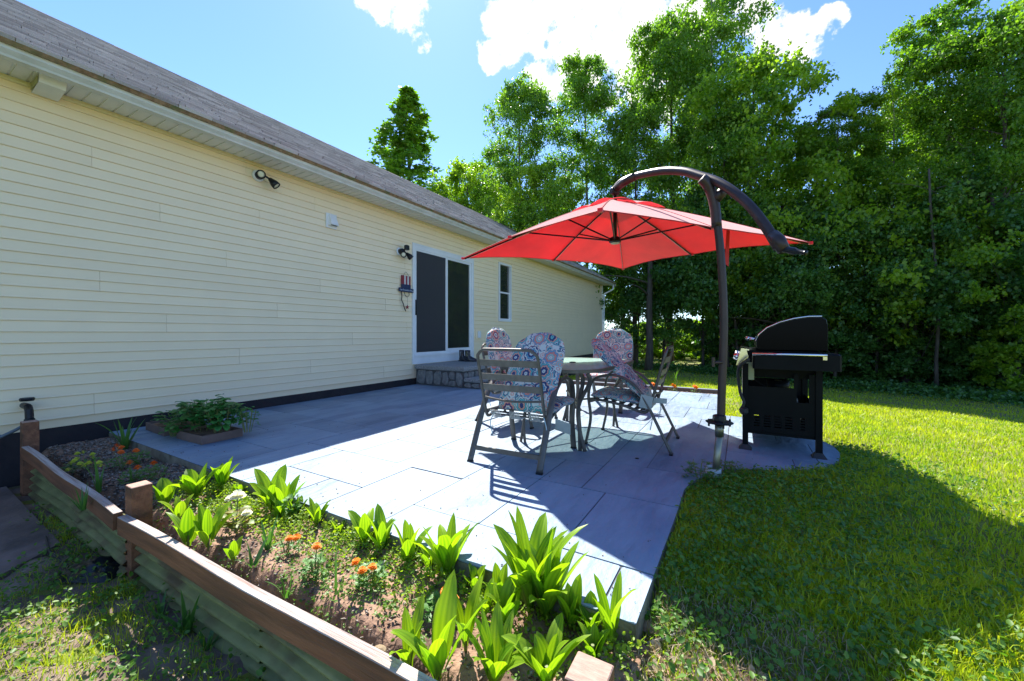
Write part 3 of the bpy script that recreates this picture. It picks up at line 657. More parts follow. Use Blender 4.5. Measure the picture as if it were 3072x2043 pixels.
# hose bib and hose
fb = xp(72, 1216, WX + .01)
v = thing('outdoor_faucet', 'dark outdoor faucet low on the wall at far left', 'faucet', fb)
v.scale = (1.4, 1.4, 1.4)
MB().tube([(-.02, 0, 0), (.10, 0, 0), (.13, 0, -.02), (.14, 0, -.07)], .019, 10).build('body', M['black'], v)
MB().lathe([(.03, 0), (.034, .012), (.03, .02), (.008, .022)], (.08, 0, .035), 12).build('valve_wheel', M['black'], v)
MB().lathe([(.024, 0), (.026, .03), (.022, .05)], (.14, 0, -.12), 12).build('coupling', M['black'], v)
hs = [fb + Vector((.14, 0, -.10)), fb + Vector((.15, -.03, -.16)), fb + Vector((.17, -.16, -.23)), fb + Vector((.2, -.4, -.33)), fb + Vector((.25, -.8, -.5)), fb + Vector((.3, -1.4, -.64))]
tag(MB().tube(smoothpath(hs, 6), .013, 10).build('garden_hose', M['hose'], None, True), 'grey garden hose running down from the wall faucet at far left', 'hose')

# ------------------------------------------------------------------ stone steps
steps = thing('stone_steps', 'two stone-faced grey steps below the sliding door', 'steps', (0, 0, 0))
def stonewall(mb_parent, corners, z0, z1, size):
    # irregular stones on a vertical face from a to b (outward normal n)
    for (a, b, nrm) in corners:
        a = Vector(a); b = Vector(b); d = (b - a); L = d.length; d.normalize(); nrm = Vector(nrm)
        cells = []; s = 0
        while s < L - .03:
            w = random.uniform(.7, 1.7) * size; e = min(s + w, L)
            if L - e < .07: e = L
            if z1 - z0 > .2 and random.random() < .62:
                c = z0 + (z1 - z0) * random.uniform(.38, .62); cells += [(s, e, z0, c), (s, e, c, z1)]
            else: cells.append((s, e, z0, z1))
            s = e
        for (s, e, za, zb) in cells:
            g = .006; k = random.randint(6, 8); pts = []
            cx_, cz_ = (s + e) / 2, (za + zb) / 2
            for i in range(k):
                an = 2 * PI * i / k + random.uniform(-.28, .28)
                c_, s_ = math.cos(an), math.sin(an); m_ = max(abs(c_), abs(s_)); q = random.uniform(.88, 1.02)
                pts.append((cx_ + c_ / m_ * ((e - s) / 2 - g) * q, cz_ + s_ / m_ * ((zb - za) / 2 - g) * q))
            o_, i_ = [], []
            for (u, z) in pts: o_.append(a + d * u + Vector((0, 0, z)) + nrm * .001)
            ou = random.uniform(.012, .028)
            for (u, z) in pts: i_.append(a + d * (cx_ + (u - cx_) * .86) + Vector((0, 0, cz_ + (z - cz_) * .86)) + nrm * ou)
            n_ = len(pts); MB().add(o_ + i_, [tuple(range(n_, 2 * n_))] + [(i, (i + 1) % n_, n_ + (i + 1) % n_, n_ + i) for i in range(n_)]).build('stone', M['stepstone'], mb_parent)
SX0, SX1, SX2, SY0, SY1 = WX + .02, -4.36, -4.02, 5.76, 7.75
MB().box(SX0, SX1, SY0, SY1, -.02, .30).box(SX1 + .001, SX2, SY0 + .02, SY1 - .2, -.02, .115).build('core', M['mortar'], steps)
stonewall(steps, [((SX0, SY0, 0), (SX1, SY0, 0), (0, -1, 0))], .01, .295, .15)
stonewall(steps, [((SX1, SY0, 0), (SX1, SY1, 0), (1, 0, 0))], .16, .295, .12)
stonewall(steps, [((SX1, SY0 + .02, 0), (SX2, SY0 + .02, 0), (0, -1, 0)), ((SX2, SY0 + .02, 0), (SX2, SY1 - .2, 0), (1, 0, 0))], .01, .112, .11)
def rough_slab(x0, x1, y0, y1, z0, z1, name):
    m = MB(); nx, ny = 14, 18; per = [(x0 + (x1 - x0) * i / nx, y0) for i in range(nx)] + [(x1, y0 + (y1 - y0) * i / ny) for i in range(ny)] + [(x1 - (x1 - x0) * i / nx, y1) for i in range(nx)] + [(x0, y1 - (y1 - y0) * i / ny) for i in range(ny)]
    rings = []
    for (z, ins) in [(z0, .012), (z0 + .02, 0), (z1 - .015, 0), (z1, .015)]:
        rings.append([(px + random.uniform(-.004, .004) + (ins if px == x0 else -ins if px == x1 else 0), py + random.uniform(-.004, .004) + (ins if py == y0 else -ins if py == y1 else 0), z) for px, py in per])
    n_ = len(per); v_ = [p_ for r_ in rings for p_ in r_]; f_ = [(r_ * n_ + i, r_ * n_ + (i + 1) % n_, (r_ + 1) * n_ + (i + 1) % n_, (r_ + 1) * n_ + i) for r_ in range(3) for i in range(n_)] + [tuple(range(3 * n_, 4 * n_)), tuple(reversed(range(n_)))]
    return m.add(v_, f_).build(name, M['steptop'], steps)
rough_slab(SX0, SX1 + .04, SY0 - .04, SY1 + .03, .301, .385, 'top_slab'); rough_slab(SX1 + .022, SX2 + .04, SY0 - .02, SY1 - .17, .116, .185, 'lower_slab')
def boot(loc, rz, label):
    b = thing('rubber_boot', label, 'boot', loc, rz, 'boots on the top step')
    rings = []
    for (z, cy, ry, rx) in [(0.0, .05, .14, .05), (.03, .05, .145, .052), (.06, .035, .13, .048), (.09, .005, .09, .046), (.12, -.025, .062, .046), (.17, -.03, .058, .050), (.24, -.03, .062, .056), (.245, -.03, .055, .050), (.15, -.03, .045, .04)]:
        rings.append([(rx * math.cos(2 * PI * i / 14) * (1.0 if math.sin(2 * PI * i / 14) < .5 else .92), cy + ry * math.sin(2 * PI * i / 14), z) for i in range(14)])
    m = MB(); v_ = [q for r_ in rings for q in r_]; nr = len(rings)
    m.add(v_, [(r_ * 14 + i, r_ * 14 + (i + 1) % 14, (r_ + 1) * 14 + (i + 1) % 14, (r_ + 1) * 14 + i) for r_ in range(nr - 1) for i in range(14)] + [tuple(range((nr - 1) * 14, nr * 14)), tuple(reversed(range(14)))]); m.build('shaft', M['boot'], b, True)
    MB().bbox(-.052, .052, -.095, -.02, -.0, .022, .006).build('heel', M['rubber'], b); MB().tube([(.054, -.03, .11), (.057, -.03, .22)], .006, 6).build('pull_tab', M['chrome'], b)
    return b
bp_ = gp(1353, 1083, .388); boot((-5.13, bp_.y + .12, .386), -1.25, 'black rubber boot on the top step, nearer to the camera'); boot((-5.30, bp_.y + .13, .386), -1.35, 'black rubber boot on the top step, mostly hidden behind the nearer boot')

# ------------------------------------------------------------------ garden wall: posts, rails, corrugated sheets
def post(x, y, zt, zb, label, w=.09):
    t_ = thing('fence_post', label, 'post', (x, y, zb), 0, 'posts of the low garden wall')
    h = zt - zb; MB().box(-w / 2, w / 2, -w / 2, w / 2, 0, h - .004).build('shaft', M['redwood'], t_); MB().bbox(-w / 2, w / 2, -w / 2, w / 2, h - .004, h, .0025).build('post_top', M['cut'] if 'cut' in M else M['redwood'], t_)
M['cut'] = pm('cut_wood', (.34, .20, .15), (.46, .30, .23), 20, .8, bump=.3, bscale=60, stretch=(1, 4, 1))
post(-5.18, .83, .26, -.45, 'dark reddish wooden post against the house foundation')
post(-2.935, .865, .15, -.40, 'reddish wooden post standing upright in the middle of the garden wall')
post(-.305, .89, .208, -.30, 'sunlit wooden post top at the bottom edge of the photo')
def rail(p0, p1, label):
    p0 = Vector(p0); p1 = Vector(p1); d = p1 - p0; L = d.length
    t_ = bpy.data.objects.new('wood_rail', None); COL.objects.link(t_); t_.location = p0; t_.rotation_euler = d.to_track_quat('X', 'Z').to_euler(); tag(t_, label, 'rail', 'rails of the low garden wall')
    n_ = 14
    def strip(z0, z1, y0, y1, nm, mt, c):
        v_ = []; f_ = []
        for i in range(n_ + 1):
            x = L * i / n_; b_ = .006 * math.sin(i * .7)
            v_ += [(x, y0 + b_, z0), (x, y1 + b_, z0), (x, y1 + b_ - c, z1), (x, y0 + b_ + c, z1)]
        for i in range(n_):
            for k_ in range(4): f_.append((i * 4 + k_, i * 4 + (k_ + 1) % 4, i * 4 + 4 + (k_ + 1) % 4, i * 4 + 4 + k_))
        f_ += [(0, 1, 2, 3), (n_ * 4 + 3, n_ * 4 + 2, n_ * 4 + 1, n_ * 4)]
        MB().add(v_, f_).build(nm, mt, t_)
    strip(-.095, -.004, 0, .04, 'board', M['redwood'], 0); strip(-.0038, 0, .0, .04, 'weathered_top', M['woodtop'], .0015)
rail((-5.12, .775, .065), (-2.99, .775, .005), 'shaded rail of the garden wall running from the house to the middle post')
rail((-2.945, .778, -.005), (-.36, .808, .034), 'weathered sunlit rail of the garden wall from the middle post to the near corner')
def corrugated(x0, x1, y, z0, z1, label, tilt=0.0):
    nx, nz = 16, 48; v_ = []; f_ = []
    for th_ in (0, 1):
        for i in range(nx + 1):
            for k_ in range(nz + 1):
                z = z0 + (z1 - z0) * k_ / nz; x = x0 + (x1 - x0) * i / nx
                v_.append((x, y + .019 * math.sin(2 * PI * (z1 - z) / .062) + .003 * th_ + tilt * (z1 - z) * (-1) + .004 * math.sin(x * 7) * (z1 - z) / .3, z + .01 * math.sin(x * 2.7 + z0)))
    o_ = (nx + 1) * (nz + 1)
    for th_ in (0, 1):
        for i in range(nx):
            for k_ in range(nz):
                a_ = th_ * o_ + i * (nz + 1) + k_; q = (a_, a_ + nz + 1, a_ + nz + 2, a_ + 1); f_.append(q if th_ == 0 else tuple(reversed(q)))
    for i in range(nx):
        for k_ in (0, nz):
            a_ = i * (nz + 1) + k_; f_.append((a_, a_ + nz + 1, o_ + a_ + nz + 1, o_ + a_))
    ob = MB().add(v_, f_).build('corrugated_sheet', M['fibre'], None, True); tag(ob, label, 'panel', 'corrugated sheets of the garden wall'); return ob
corrugated(-5.1, -3.78, .845, -.42, -.03, 'dark corrugated sheet under the shaded rail, next to the house', .08)
corrugated(-3.86, -2.95, .838, -.43, -.04, 'corrugated sheet under the shaded rail, left of the middle post', .08)
corrugated(-2.87, -1.62, .850, -.41, -.06, 'greenish corrugated sheet under the sunlit rail, right of the middle post', .02)
corrugated(-1.70, -.38, .852, -.41, -.05, 'greenish corrugated sheet under the sunlit rail, cut by the bottom edge of the photo', .02)
# soil of the bed
def soilz(X, Y):
    z = -.075 + .012 * np.sin(X * 3.1) + .010 * np.sin(X * 11 + Y * 9) * np.cos(Y * 14 - X * 3) + .007 * np.sin(X * 31 + 1) * np.sin(Y * 27)
    return z + rng.normal(0, .003, X.shape) + .02 * sstep((X + 4.4) / -1) - .17 * (1 - sstep((Y - .87) / .13))
o = grid_mesh('garden_soil', np.linspace(-5.52, -.28, 420), np.linspace(.865, 1.415, 50), M['soil'], soilz); struct(o)

# ------------------------------------------------------------------ scatter meshes
def inpoly(x, y, poly):
    r = np.zeros(len(x), bool); n_ = len(poly)
    for i in range(n_):
        x1_, y1_ = poly[i]; x2_, y2_ = poly[(i + 1) % n_]
        c_ = ((y1_ > y) != (y2_ > y)) & (x < (x2_ - x1_) * (y - y1_) / (y2_ - y1_ + 1e-12) + x1_); r ^= c_
    return r
def on_lawn(x, y, margin=0):
    p_ = inpoly(x, y, outline)
    ok = ~p_ & (x > -5.3) & ~((x < -.27) & (y < 1.45)) & ~((x < -.3) & (y < 7.5)) & ~((y > 7.2) & (y < 7.62) & (x < -.1))
    return ok
def blades(x, y, z, h, w, lean, v0, v1, curve=.35):
    n_ = len(x); a = rng.uniform(0, 2 * PI, n_); la = rng.uniform(0, 2 * PI, n_); L = rng.uniform(.1, 1, n_) * lean
    dx, dy = np.cos(a) * w / 2, np.sin(a) * w / 2; lx, ly = np.cos(la) * L * h, np.sin(la) * L * h
    P0 = np.stack([x - dx, y - dy, z - .005], 1); P1 = np.stack([x + dx, y + dy, z - .005], 1)
    m_ = .55; P2 = np.stack([x + lx * curve + dx * .8, y + ly * curve + dy * .8, z + h * m_], 1); P3 = np.stack([x + lx * curve - dx * .8, y + ly * curve - dy * .8, z + h * m_], 1)
    P4 = np.stack([x + lx, y + ly, z + h * np.sqrt(np.clip(1 - L * L * .6, .1, 1))], 1)
    V_ = np.stack([P0, P1, P2, P3, P4], 1).reshape(-1, 3); b_ = np.arange(n_)[:, None] * 5
    F_ = np.concatenate([b_ + np.array([[0, 1, 2]]), b_ + np.array([[0, 2, 3]]), b_ + np.array([[3, 2, 4]])], 0)
    vv = np.repeat(rng.uniform(v0, v1, n_), 5)
    return V_, F_, vv
# lawn grass
N = 380000
r = np.exp(rng.uniform(math.log(.95), math.log(21), N)); ang = rng.uniform(-1.15, 1.15, N) ; 
x = r * (FW.x * np.cos(ang) + RT.x * np.sin(ang)); y = r * (FW.y * np.cos(ang) + RT.y * np.sin(ang))
k = on_lawn(x, y); x, y, r = x[k], y[k], r[k]
pn = np.sin(x * 1.9 + 2 * np.sin(y * 1.3)) * np.cos(y * 2.3 + np.sin(x * 2.7))
near_edge = np.exp(-((x + .1) ** 2) / .12) * (y < 2.6)
keep = rng.random(len(x)) < np.where((x < .35) & (y < 1.7), .33, 1)
x, y, r, pn = x[keep], y[keep], r[keep], pn[keep]
h = rng.uniform(.025, .06, len(x)) * (1 + .25 * pn); wid = .0022 * (r ** .72) + .001
tall = (rng.random(len(x)) < .03); h = np.where(tall, h * 1.7, h)
V_, F_, vv = blades(x, y, gz(x, y), h, wid, .9, 0, 1)
vv = np.clip(vv * .7 + np.repeat(.2 + .22 * pn, 5), 0, 1)
stuff(npmesh('lawn_grass', V_, 3, M['blade'], vv, faces=F_), 'short mown green lawn grass around the patio', 'grass')
# broad-leaved weeds in the lawn near the patio
def leaflets(x, y, z, size, v0, v1, up=.55, asp=.7):
    n_ = len(x); nrm = np.stack([rng.normal(0, 1 - up, n_), rng.normal(0, 1 - up, n_), np.full(n_, up + .2)], 1); nrm /= np.linalg.norm(nrm, axis=1)[:, None]
    t_ = rng.normal(0, 1, (n_, 3)); t_ -= nrm * (t_ * nrm).sum(1)[:, None]; t_ /= np.linalg.norm(t_, axis=1)[:, None]; b_ = np.cross(nrm, t_)
    c_ = np.stack([x, y, z], 1); s_ = size[:, None]
    # six-corner leaf folded along the midrib
    pts = [c_, c_ + t_ * s_ * .35 + b_ * s_ * asp * .45 + nrm * s_ * .10, c_ + t_ * s_ * .75 + b_ * s_ * asp * .35 + nrm * s_ * .08, c_ + t_ * s_, c_ + t_ * s_ * .75 - b_ * s_ * asp * .35 + nrm * s_ * .08, c_ + t_ * s_ * .35 - b_ * s_ * asp * .45 + nrm * s_ * .10]
    V_ = np.stack(pts, 1).reshape(-1, 3); q = np.arange(n_)[:, None] * 6
    F_ = np.concatenate([q + np.array([[0, 1, 2, 3]]), q + np.array([[0, 3, 4, 5]])], 0)
    return V_, F_, np.repeat(rng.uniform(v0, v1, n_), 6)
def cluster(n_c, per, xr, yr, cond, spread=.03):
    cx_ = rng.uniform(*xr, n_c); cy_ = rng.uniform(*yr, n_c); k_ = cond(cx_, cy_); cx_, cy_ = cx_[k_], cy_[k_]
    X_ = np.repeat(cx_, per) + rng.normal(0, spread, len(cx_) * per); Y_ = np.repeat(cy_, per) + rng.normal(0, spread, len(cx_) * per); return X_, Y_
X_, Y_ = cluster(6500, 7, (-.28, 2.6), (1.0, 4.6), lambda a, b: on_lawn(a, b) & (rng.random(len(a)) < np.exp(-((a - .1) / .9) ** 2)), .035)
k = on_lawn(X_, Y_); X_, Y_ = X_[k], Y_[k]
V_, F_, vv = leaflets(X_, Y_, gz(X_, Y_) + rng.uniform(.01, .065, len(X_)), rng.uniform(.012, .032, len(X_)), 0, 1)
stuff(npmesh('lawn_weeds', V_, 4, M['weed'], vv, faces=F_), 'low broad-leaved weeds mixed in the shaded lawn beside the patio', 'weeds')
# weeds and tufts on the low ground, bottom left
def lowcond(a, b): return (b < .80) & (a < -.6) & ~inpoly(a, b, pts)
pad_poly = pts
X_, Y_ = cluster(2600, 8, (-4.6, -.6), (-.9, .82), lambda a, b: (b < .8) & ~inpoly(a, b, pad_poly) & (rng.random(len(a)) < .35 + .6 * (np.sin(a * 5 + 2 * b) * np.cos(b * 6) > -.1)), .04)
V_, F_, vv = leaflets(X_, Y_, -.35 + rng.uniform(.01, .07, len(X_)), rng.uniform(.012, .03, len(X_)), .1, 1)
stuff(npmesh('ground_weeds', V_, 4, M['weed'], vv, faces=F_), 'patchy green weeds on the dirt below the garden wall', 'weeds')
N = 26000; x = rng.uniform(-4.6, -.6, N); y = rng.uniform(-.9, .8, N); k = ~inpoly(x, y, pad_poly) & (rng.random(N) < .25 + .75 * (np.sin(x * 4.3) * np.cos(y * 5 + x) > .1)); x, y = x[k], y[k]
V_, F_, vv = blades(x, y, np.full(len(x), -.35), rng.uniform(.02, .08, len(x)), rng.uniform(.002, .004, len(x)), 1.0, .2, 1)
stuff(npmesh('ground_grass', V_, 3, M['blade'], vv, faces=F_), 'thin scattered grass on the dirt below the garden wall', 'grass')
# creeping weeds in the bed
X_, Y_ = cluster(1500, 6, (-3.4, -.3), (.88, 1.38), lambda a, b: rng.random(len(a)) < .25 + .7 * ((np.sin(a * 3.9 + 1) + (b - 1.1) * 2.5) > .2), .022)
k = (Y_ > .93) & (Y_ < 1.39); X_, Y_ = X_[k], Y_[k]
V_, F_, vv = leaflets(X_, Y_, soilz(X_, Y_) + rng.uniform(.0, .035, len(X_)), rng.uniform(.007, .018, len(X_)), .4, 1)
stuff(npmesh('bed_weeds', V_, 4, M['weed'], vv, faces=F_), 'tiny bright weeds sprouting across the flower bed soil', 'weeds')
X_, Y_ = cluster(1500, 6, (-3.4, -.3), (1.12, 1.385), lambda a, b: rng.random(len(a)) < .3 + .6 * ((b - 1.12) / .27) ** 1.5 + .35 * (a < -2.1), .02)
k = (Y_ > .95) & (Y_ < 1.39); X_, Y_ = X_[k], Y_[k]
V_, F_, vv = leaflets(X_, Y_, soilz(X_, Y_) + rng.uniform(.005, .06, len(X_)), rng.uniform(.009, .024, len(X_)), .3, 1, .45)
stuff(npmesh('edge_weeds', V_, 4, pm('bright_weed_leaves', (.10, .24, .015), (.32, .44, .03), rough=.5, transl=.5, tcol=(1.4, 1.4, .5), attr=True), vv, faces=F_), 'bright low seedlings and weeds thick along the patio edge of the bed', 'weeds')
# chips, clods and dry litter
def chips(X_, Y_, Z_, size, mat, name, label, v0=0, v1=1, flat=.35):
    n_ = len(X_); t_ = rng.normal(0, 1, (n_, 3)) * np.array([1, 1, flat]); t_ /= np.linalg.norm(t_, axis=1)[:, None]
    u_ = rng.normal(0, 1, (n_, 3)) * np.array([1, 1, .5]); u_ -= t_ * (u_ * t_).sum(1)[:, None]; u_ /= np.linalg.norm(u_, axis=1)[:, None]
    w_ = np.cross(t_, u_); c_ = np.stack([X_, Y_, Z_], 1); s_ = size[:, None]
    a_ = s_ * t_; b_ = s_ * u_ * rng.uniform(.3, .8, (n_, 1)); d_ = s_ * w_ * .16
    P_ = [c_ - a_ - d_, c_ + b_ - d_, c_ + a_ - d_, c_ - b_ - d_, c_ - a_ * .8 + d_, c_ + b_ * .8 + d_, c_ + a_ * .8 + d_, c_ - b_ * .8 + d_]
    V_ = np.stack(P_, 1).reshape(-1, 3); q = np.arange(n_)[:, None] * 8
    F_ = np.concatenate([q + np.array([f_]) for f_ in [(0, 1, 2, 3), (7, 6, 5, 4), (0, 4, 5, 1), (1, 5, 6, 2), (2, 6, 7, 3), (3, 7, 4, 0)]], 0)
    return stuff(npmesh(name, V_, 4, mat, np.repeat(rng.uniform(v0, v1, n_) ** 1.6, 8), faces=F_), label, 'litter')
N = 9000; X_ = rng.uniform(-5.45, -.3, N); Y_ = rng.uniform(.93, 1.39, N); w_ = np.where(X_ < -3.1, 1, .35); k = rng.random(N) < w_; X_, Y_ = X_[k], Y_[k]
chips(X_, Y_, soilz(X_, Y_) + .004, rng.uniform(.003, .013, len(X_)) * np.where(X_ < -3.1, 1.5, 1), M['chip'], 'mulch', 'grey and brown bark mulch on the flower bed')
N = 8000; X_ = rng.uniform(-.5, .6, N); Y_ = rng.uniform(.8, 1.75, N); k = (~inpoly(X_, Y_, outline)) & (rng.random(N) < np.exp(-((X_) / .35) ** 2)); X_, Y_ = X_[k], Y_[k]
V_, F_, vv = blades(X_, Y_, np.maximum(gz(X_, Y_), -.1), rng.uniform(.02, .07, len(X_)), rng.uniform(.002, .004, len(X_)), 1.4, 0, 1)
stuff(npmesh('dry_grass', V_, 3, M['straw'], vv, faces=F_), 'dry straw-coloured grass at the near corner of the patio', 'grass')
N = 900; X_ = rng.uniform(-.4, .5, N); Y_ = rng.uniform(.85, 1.5, N); k = ~inpoly(X_, Y_, outline); X_, Y_ = X_[k], Y_[k]
V_, F_, vv = leaflets(X_, Y_, np.maximum(gz(X_, Y_), -.1) + .012, rng.uniform(.015, .04, len(X_)), 0, 1, .4)
stuff(npmesh('leaf_litter', V_, 4, M['straw'], vv, faces=F_), 'curled dry leaves on the soil at the near patio corner', 'litter')
mb = MB(); mb.prism([(-.29, .83), (.25, .7), (.35, 1.35), (.02, 1.5), (-.29, 1.42)], -.2, -.094); struct(mb.build('bare_soil', M['soil']))
N = 2200; X_ = rng.uniform(-4.4, -.7, N); Y_ = rng.uniform(-.8, .8, N)
chips(X_, Y_, np.full(N, -.335), rng.uniform(.003, .012, N), M['chip'], 'dirt_crumbs', 'small crumbs and twigs on the dirt below the garden wall')

N = 420; X_ = rng.uniform(-5.4, .4, N); Y_ = np.where(rng.random(N) < .5, 1.41 + rng.exponential(.25, N), rng.uniform(1.5, 7, N)); k = inpoly(X_, Y_, outline); X_, Y_ = X_[k], Y_[k]
chips(X_, Y_, np.full(len(X_), .003), rng.uniform(.002, .007, len(X_)), M['chip'], 'patio_grit', 'small dark crumbs of bark and dirt scattered on the patio', 0, .5)
# ------------------------------------------------------------------ plants
def leaf_blade(mb_list, base, direction, length, width, bend, fold=.25, n=7, shape='lily', twist=0):
    """appends a curved leaf to (V, F, v) lists"""
    V_, F_, A_ = mb_list; b = Vector(base); d = Vector(direction).normalized(); side = d.cross(UP)
    if side.length < 1e-3: side = Vector((1, 0, 0))
    side.normalize(); out = Vector((d.x, d.y, 0)); 
    if out.length < 1e-3: out = side.cross(UP)
    out.normalize(); o_ = len(V_); vv_ = random.random(); NA = 9 if shape == 'lily' else 3
    p_ = b.copy(); ang_ = math.atan2(d.z, math.hypot(d.x, d.y)); step = length / n
    for i in range(n + 1):
        t_ = i / n
        if shape == 'lily': w_ = width * (max(0, math.sin(PI * min(1, max(0, (t_ - .12) / .88)) ** .8)) ** .75 * .5 + (.06 if t_ < .9 else 0))
        elif shape == 'round': w_ = width * math.sqrt(max(0, 1 - (2 * t_ - 1.0) ** 2)) * .5 + .0005
        else: w_ = width * .5 * (1 - t_ ** 2.2) + .0006
        dd = out * math.cos(ang_) + UP * math.sin(ang_); nn = side.cross(dd)
        tw = twist * t_; s2 = side * math.cos(tw) + nn * math.sin(tw)
        lift = -nn if nn.z > 0 else nn
        for c_ in range(NA):
            f_ = 1 - 2 * c_ / (NA - 1); V_.append(p_ + s2 * w_ * f_ - lift * w_ * fold * (abs(f_) + (.07 if c_ % 2 and NA > 3 else 0)))
            A_.append(min(1, max(0, vv_ * .6 + .15 * t_ + (.42 if c_ % 2 == (1 if NA > 3 else 0) else 0) - (.12 if c_ == NA // 2 else 0))))
        p_ = p_ + dd * step; ang_ -= bend / n * (0.4 + 1.2 * t_)
    for i in range(n):
        for c_ in range(NA - 1): q = o_ + i * NA + c_; F_.append((q, q + 1, q + NA + 1, q + NA))
def leaves_obj(lst, name, mat, parent=None, smooth=True):
    o = npmesh(name, nparr(lst[0]), 4, mat, lst[2], faces=np.array(lst[1]), parent=parent)
    if smooth: o.data.shade_smooth()
    return o
def lily(px, py, nl, hgt, label, w=.05, spread=.5, zb=-.075, tipdir=None):
    b = gp(px, py, zb); b.y = min(b.y, 1.352); t_ = thing('broad_leaf_plant', label, 'plant', b, 0, 'broad-leaved plants in the flower bed')
    for i in range(nl):
        a = 2 * PI * i / nl + random.uniform(-.5, .5); sp = random.uniform(.12, spread) * (1 if i else .3)
        d = Vector((math.cos(a) * sp, math.sin(a) * sp, 1)); L = ([], [], []); h_ = hgt * random.uniform(.68, 1.05)
        leaf_blade(L, Vector((math.cos(a) * .012 * random.random(), math.sin(a) * .012, 0)), d, h_, w * random.uniform(.6, 1.1), random.uniform(.1, 1.25), .3, 9, 'lily', random.uniform(-.5, .5))
        leaves_obj(L, 'leaf', M['lily'], t_)
    MB().tube([(0, 0, -.02), (0, 0, .06)], .006, 6).build('stem', M['stem'], t_)
    return t_
lil = [
 (498, 1522, 3, .14, 'small pale leaf clump directly right of the middle post', .07),
 (587, 1500, 7, .19, 'dense upright leaf clump at the shadow line of the bed, by the patio edge', .06),
 (665, 1470, 5, .17, 'leaf clump touching the patio edge behind the white flowers', .055),
 (540, 1560, 3, .13, 'low leaf clump left of the white flowers', .05),
 (564, 1640, 3, .16, 'sunlit three-leaf clump near the rail, left of the white flowers', .055),
 (625, 1640, 5, .17, 'darker leaf clump near the rail just below the white flowers', .05),
 (815, 1530, 4, .21, 'tall clump with a wide pale leaf between white flowers and patio edge', .07),
 (876, 1530, 4, .18, 'clump at the patio edge with one leaf arching to the right', .05),
 (838, 1560, 3, .10, 'short clump in front of the two patio edge clumps', .045),
 (959, 1575, 6, .13, 'narrow-leaved clump under the fern-like plant', .035),
 (1106, 1630, 5, .15, 'clump at the patio edge with a bent flat leaf at its left', .045),
 (1165, 1645, 6, .17, 'leafy clump at the patio edge above the orange pair of flowers', .045),
 (1228, 1695, 4, .17, 'clump with one drooping rounded leaf at the patio edge', .05),
 (1342, 1735, 8, .22, 'wide fan-shaped clump at the patio edge, centre of the bed', .06),
 (1596, 1826, 11, .30, 'tallest and fullest leaf clump in the bed, by the patio edge', .062),
 (1668, 1812, 8, .27, 'full clump leaning right, just right of the tallest clump', .055),
 (1397, 1945, 3, .22, 'tall single-stemmed clump right of the near orange flower', .06),
 (1315, 2045, 6, .28, 'large clump at the bottom edge by the end of the rail', .065),
 (1230, 2010, 3, .20, 'narrow clump leaning left at the bottom edge, beside the rail', .055),
 (1482, 2062, 7, .20, 'clump cut by the bottom edge of the photo, left of centre in front', .05),
 (1640, 2058, 7, .18, 'clump cut by the bottom edge just left of the near post', .055),
 (1858, 1880, 3, .22, 'two long pale leaves rising over the near patio corner', .05),
 (1790, 1872, 4, .10, 'low round-leaved clump under the patio corner', .05),
 (1778, 1990, 4, .12, 'small clump behind the near wooden post', .05),
 (1520, 1880, 4, .16, 'clump with a wide pale leaf in front of the tallest clump', .06),
]
lil += [(740, 1478, 3, .08, 'short leaf pair squeezed against the patio edge behind the white flowers', .035), (905, 1548, 4, .10, 'short clump at the patio edge between the arching leaf and the fern-like plant', .035), (1030, 1598, 3, .08, 'tiny leaf clump at the patio edge right of the fern-like plant', .03),
 (1290, 1715, 3, .11, 'small clump between the drooping leaf and the fan-shaped clump', .04), (1430, 1775, 4, .10, 'small clump at the patio edge right of the fan-shaped clump', .035), (1500, 1805, 4, .12, 'small clump at the patio edge left of the tallest clump', .04), (1735, 1845, 4, .13, 'small clump right of the clump that leans right', .04), (1455, 1850, 3, .10, 'low clump on open soil in front of the tallest clump', .04), (700, 1680, 3, .08, 'small dark leaf clump in the soil below the white flowers', .035)]
for i, (px, py, nl, hg, lb, w) in enumerate(lil): lily(px, py, nl + (5 if nl > 6 else 2 if nl > 3 else 1), hg * (1.3 if py < 1900 else 1.08), lb, w * (1.12 if py < 1900 else .95), .5 if nl > 3 else .35)
def strapplant(px, py, nl, hgt, label, w=.018, zb=-.075, spread=.5, cat='plant', name='strap_leaf_plant'):
    b = gp(px, py, zb); b.y = min(b.y, 1.352) if b.x < -.3 else b.y; t_ = thing(name, label, cat, b, 0, 'grass-like plants in the flower bed')
    for i in range(nl):
        a = 2 * PI * i / nl + random.uniform(-.6, .6); sp = random.uniform(.05, spread)
        L = ([], [], []); leaf_blade(L, (math.cos(a) * .01, math.sin(a) * .01, 0), (math.cos(a) * sp, math.sin(a) * sp, 1), hgt * random.uniform(.55, 1.05), w * random.uniform(.7, 1.1), random.uniform(0, .9), .15, 8, 'strap', random.uniform(-.6, .6))
        leaves_obj(L, 'leaf', M['iris'], t_)
strapplant(395, 1345, 11, .36, 'dark green iris fan at the patio corner beside the seedling trays', .03, spread=.6)
strapplant(296, 1478, 3, .30, 'tall dark blade of a plant in the shaded mulch', .02, spread=.15)
strapplant(395, 1450, 3, .16, 'single lit blade sprouting behind the middle post', .016, spread=.2)
strapplant(803, 1648, 8, .17, 'bright grassy clump right of the white flowers', .016, spread=.7)
strapplant(1007, 1795, 3, .20, 'three upright grass blades in the open soil', .012, spread=.3)
strapplant(760, 1700, 4, .13, 'wispy arching leaves in the soil near the rail', .02, spread=.9)
strapplant(860, 1790, 4, .12, 'bent blades lying low beside the rail', .014, spread=1.3)
strapplant(250, 1530, 9, .17, 'bright grass tuft growing over the shaded rail', .012, zb=-.05, spread=.7)
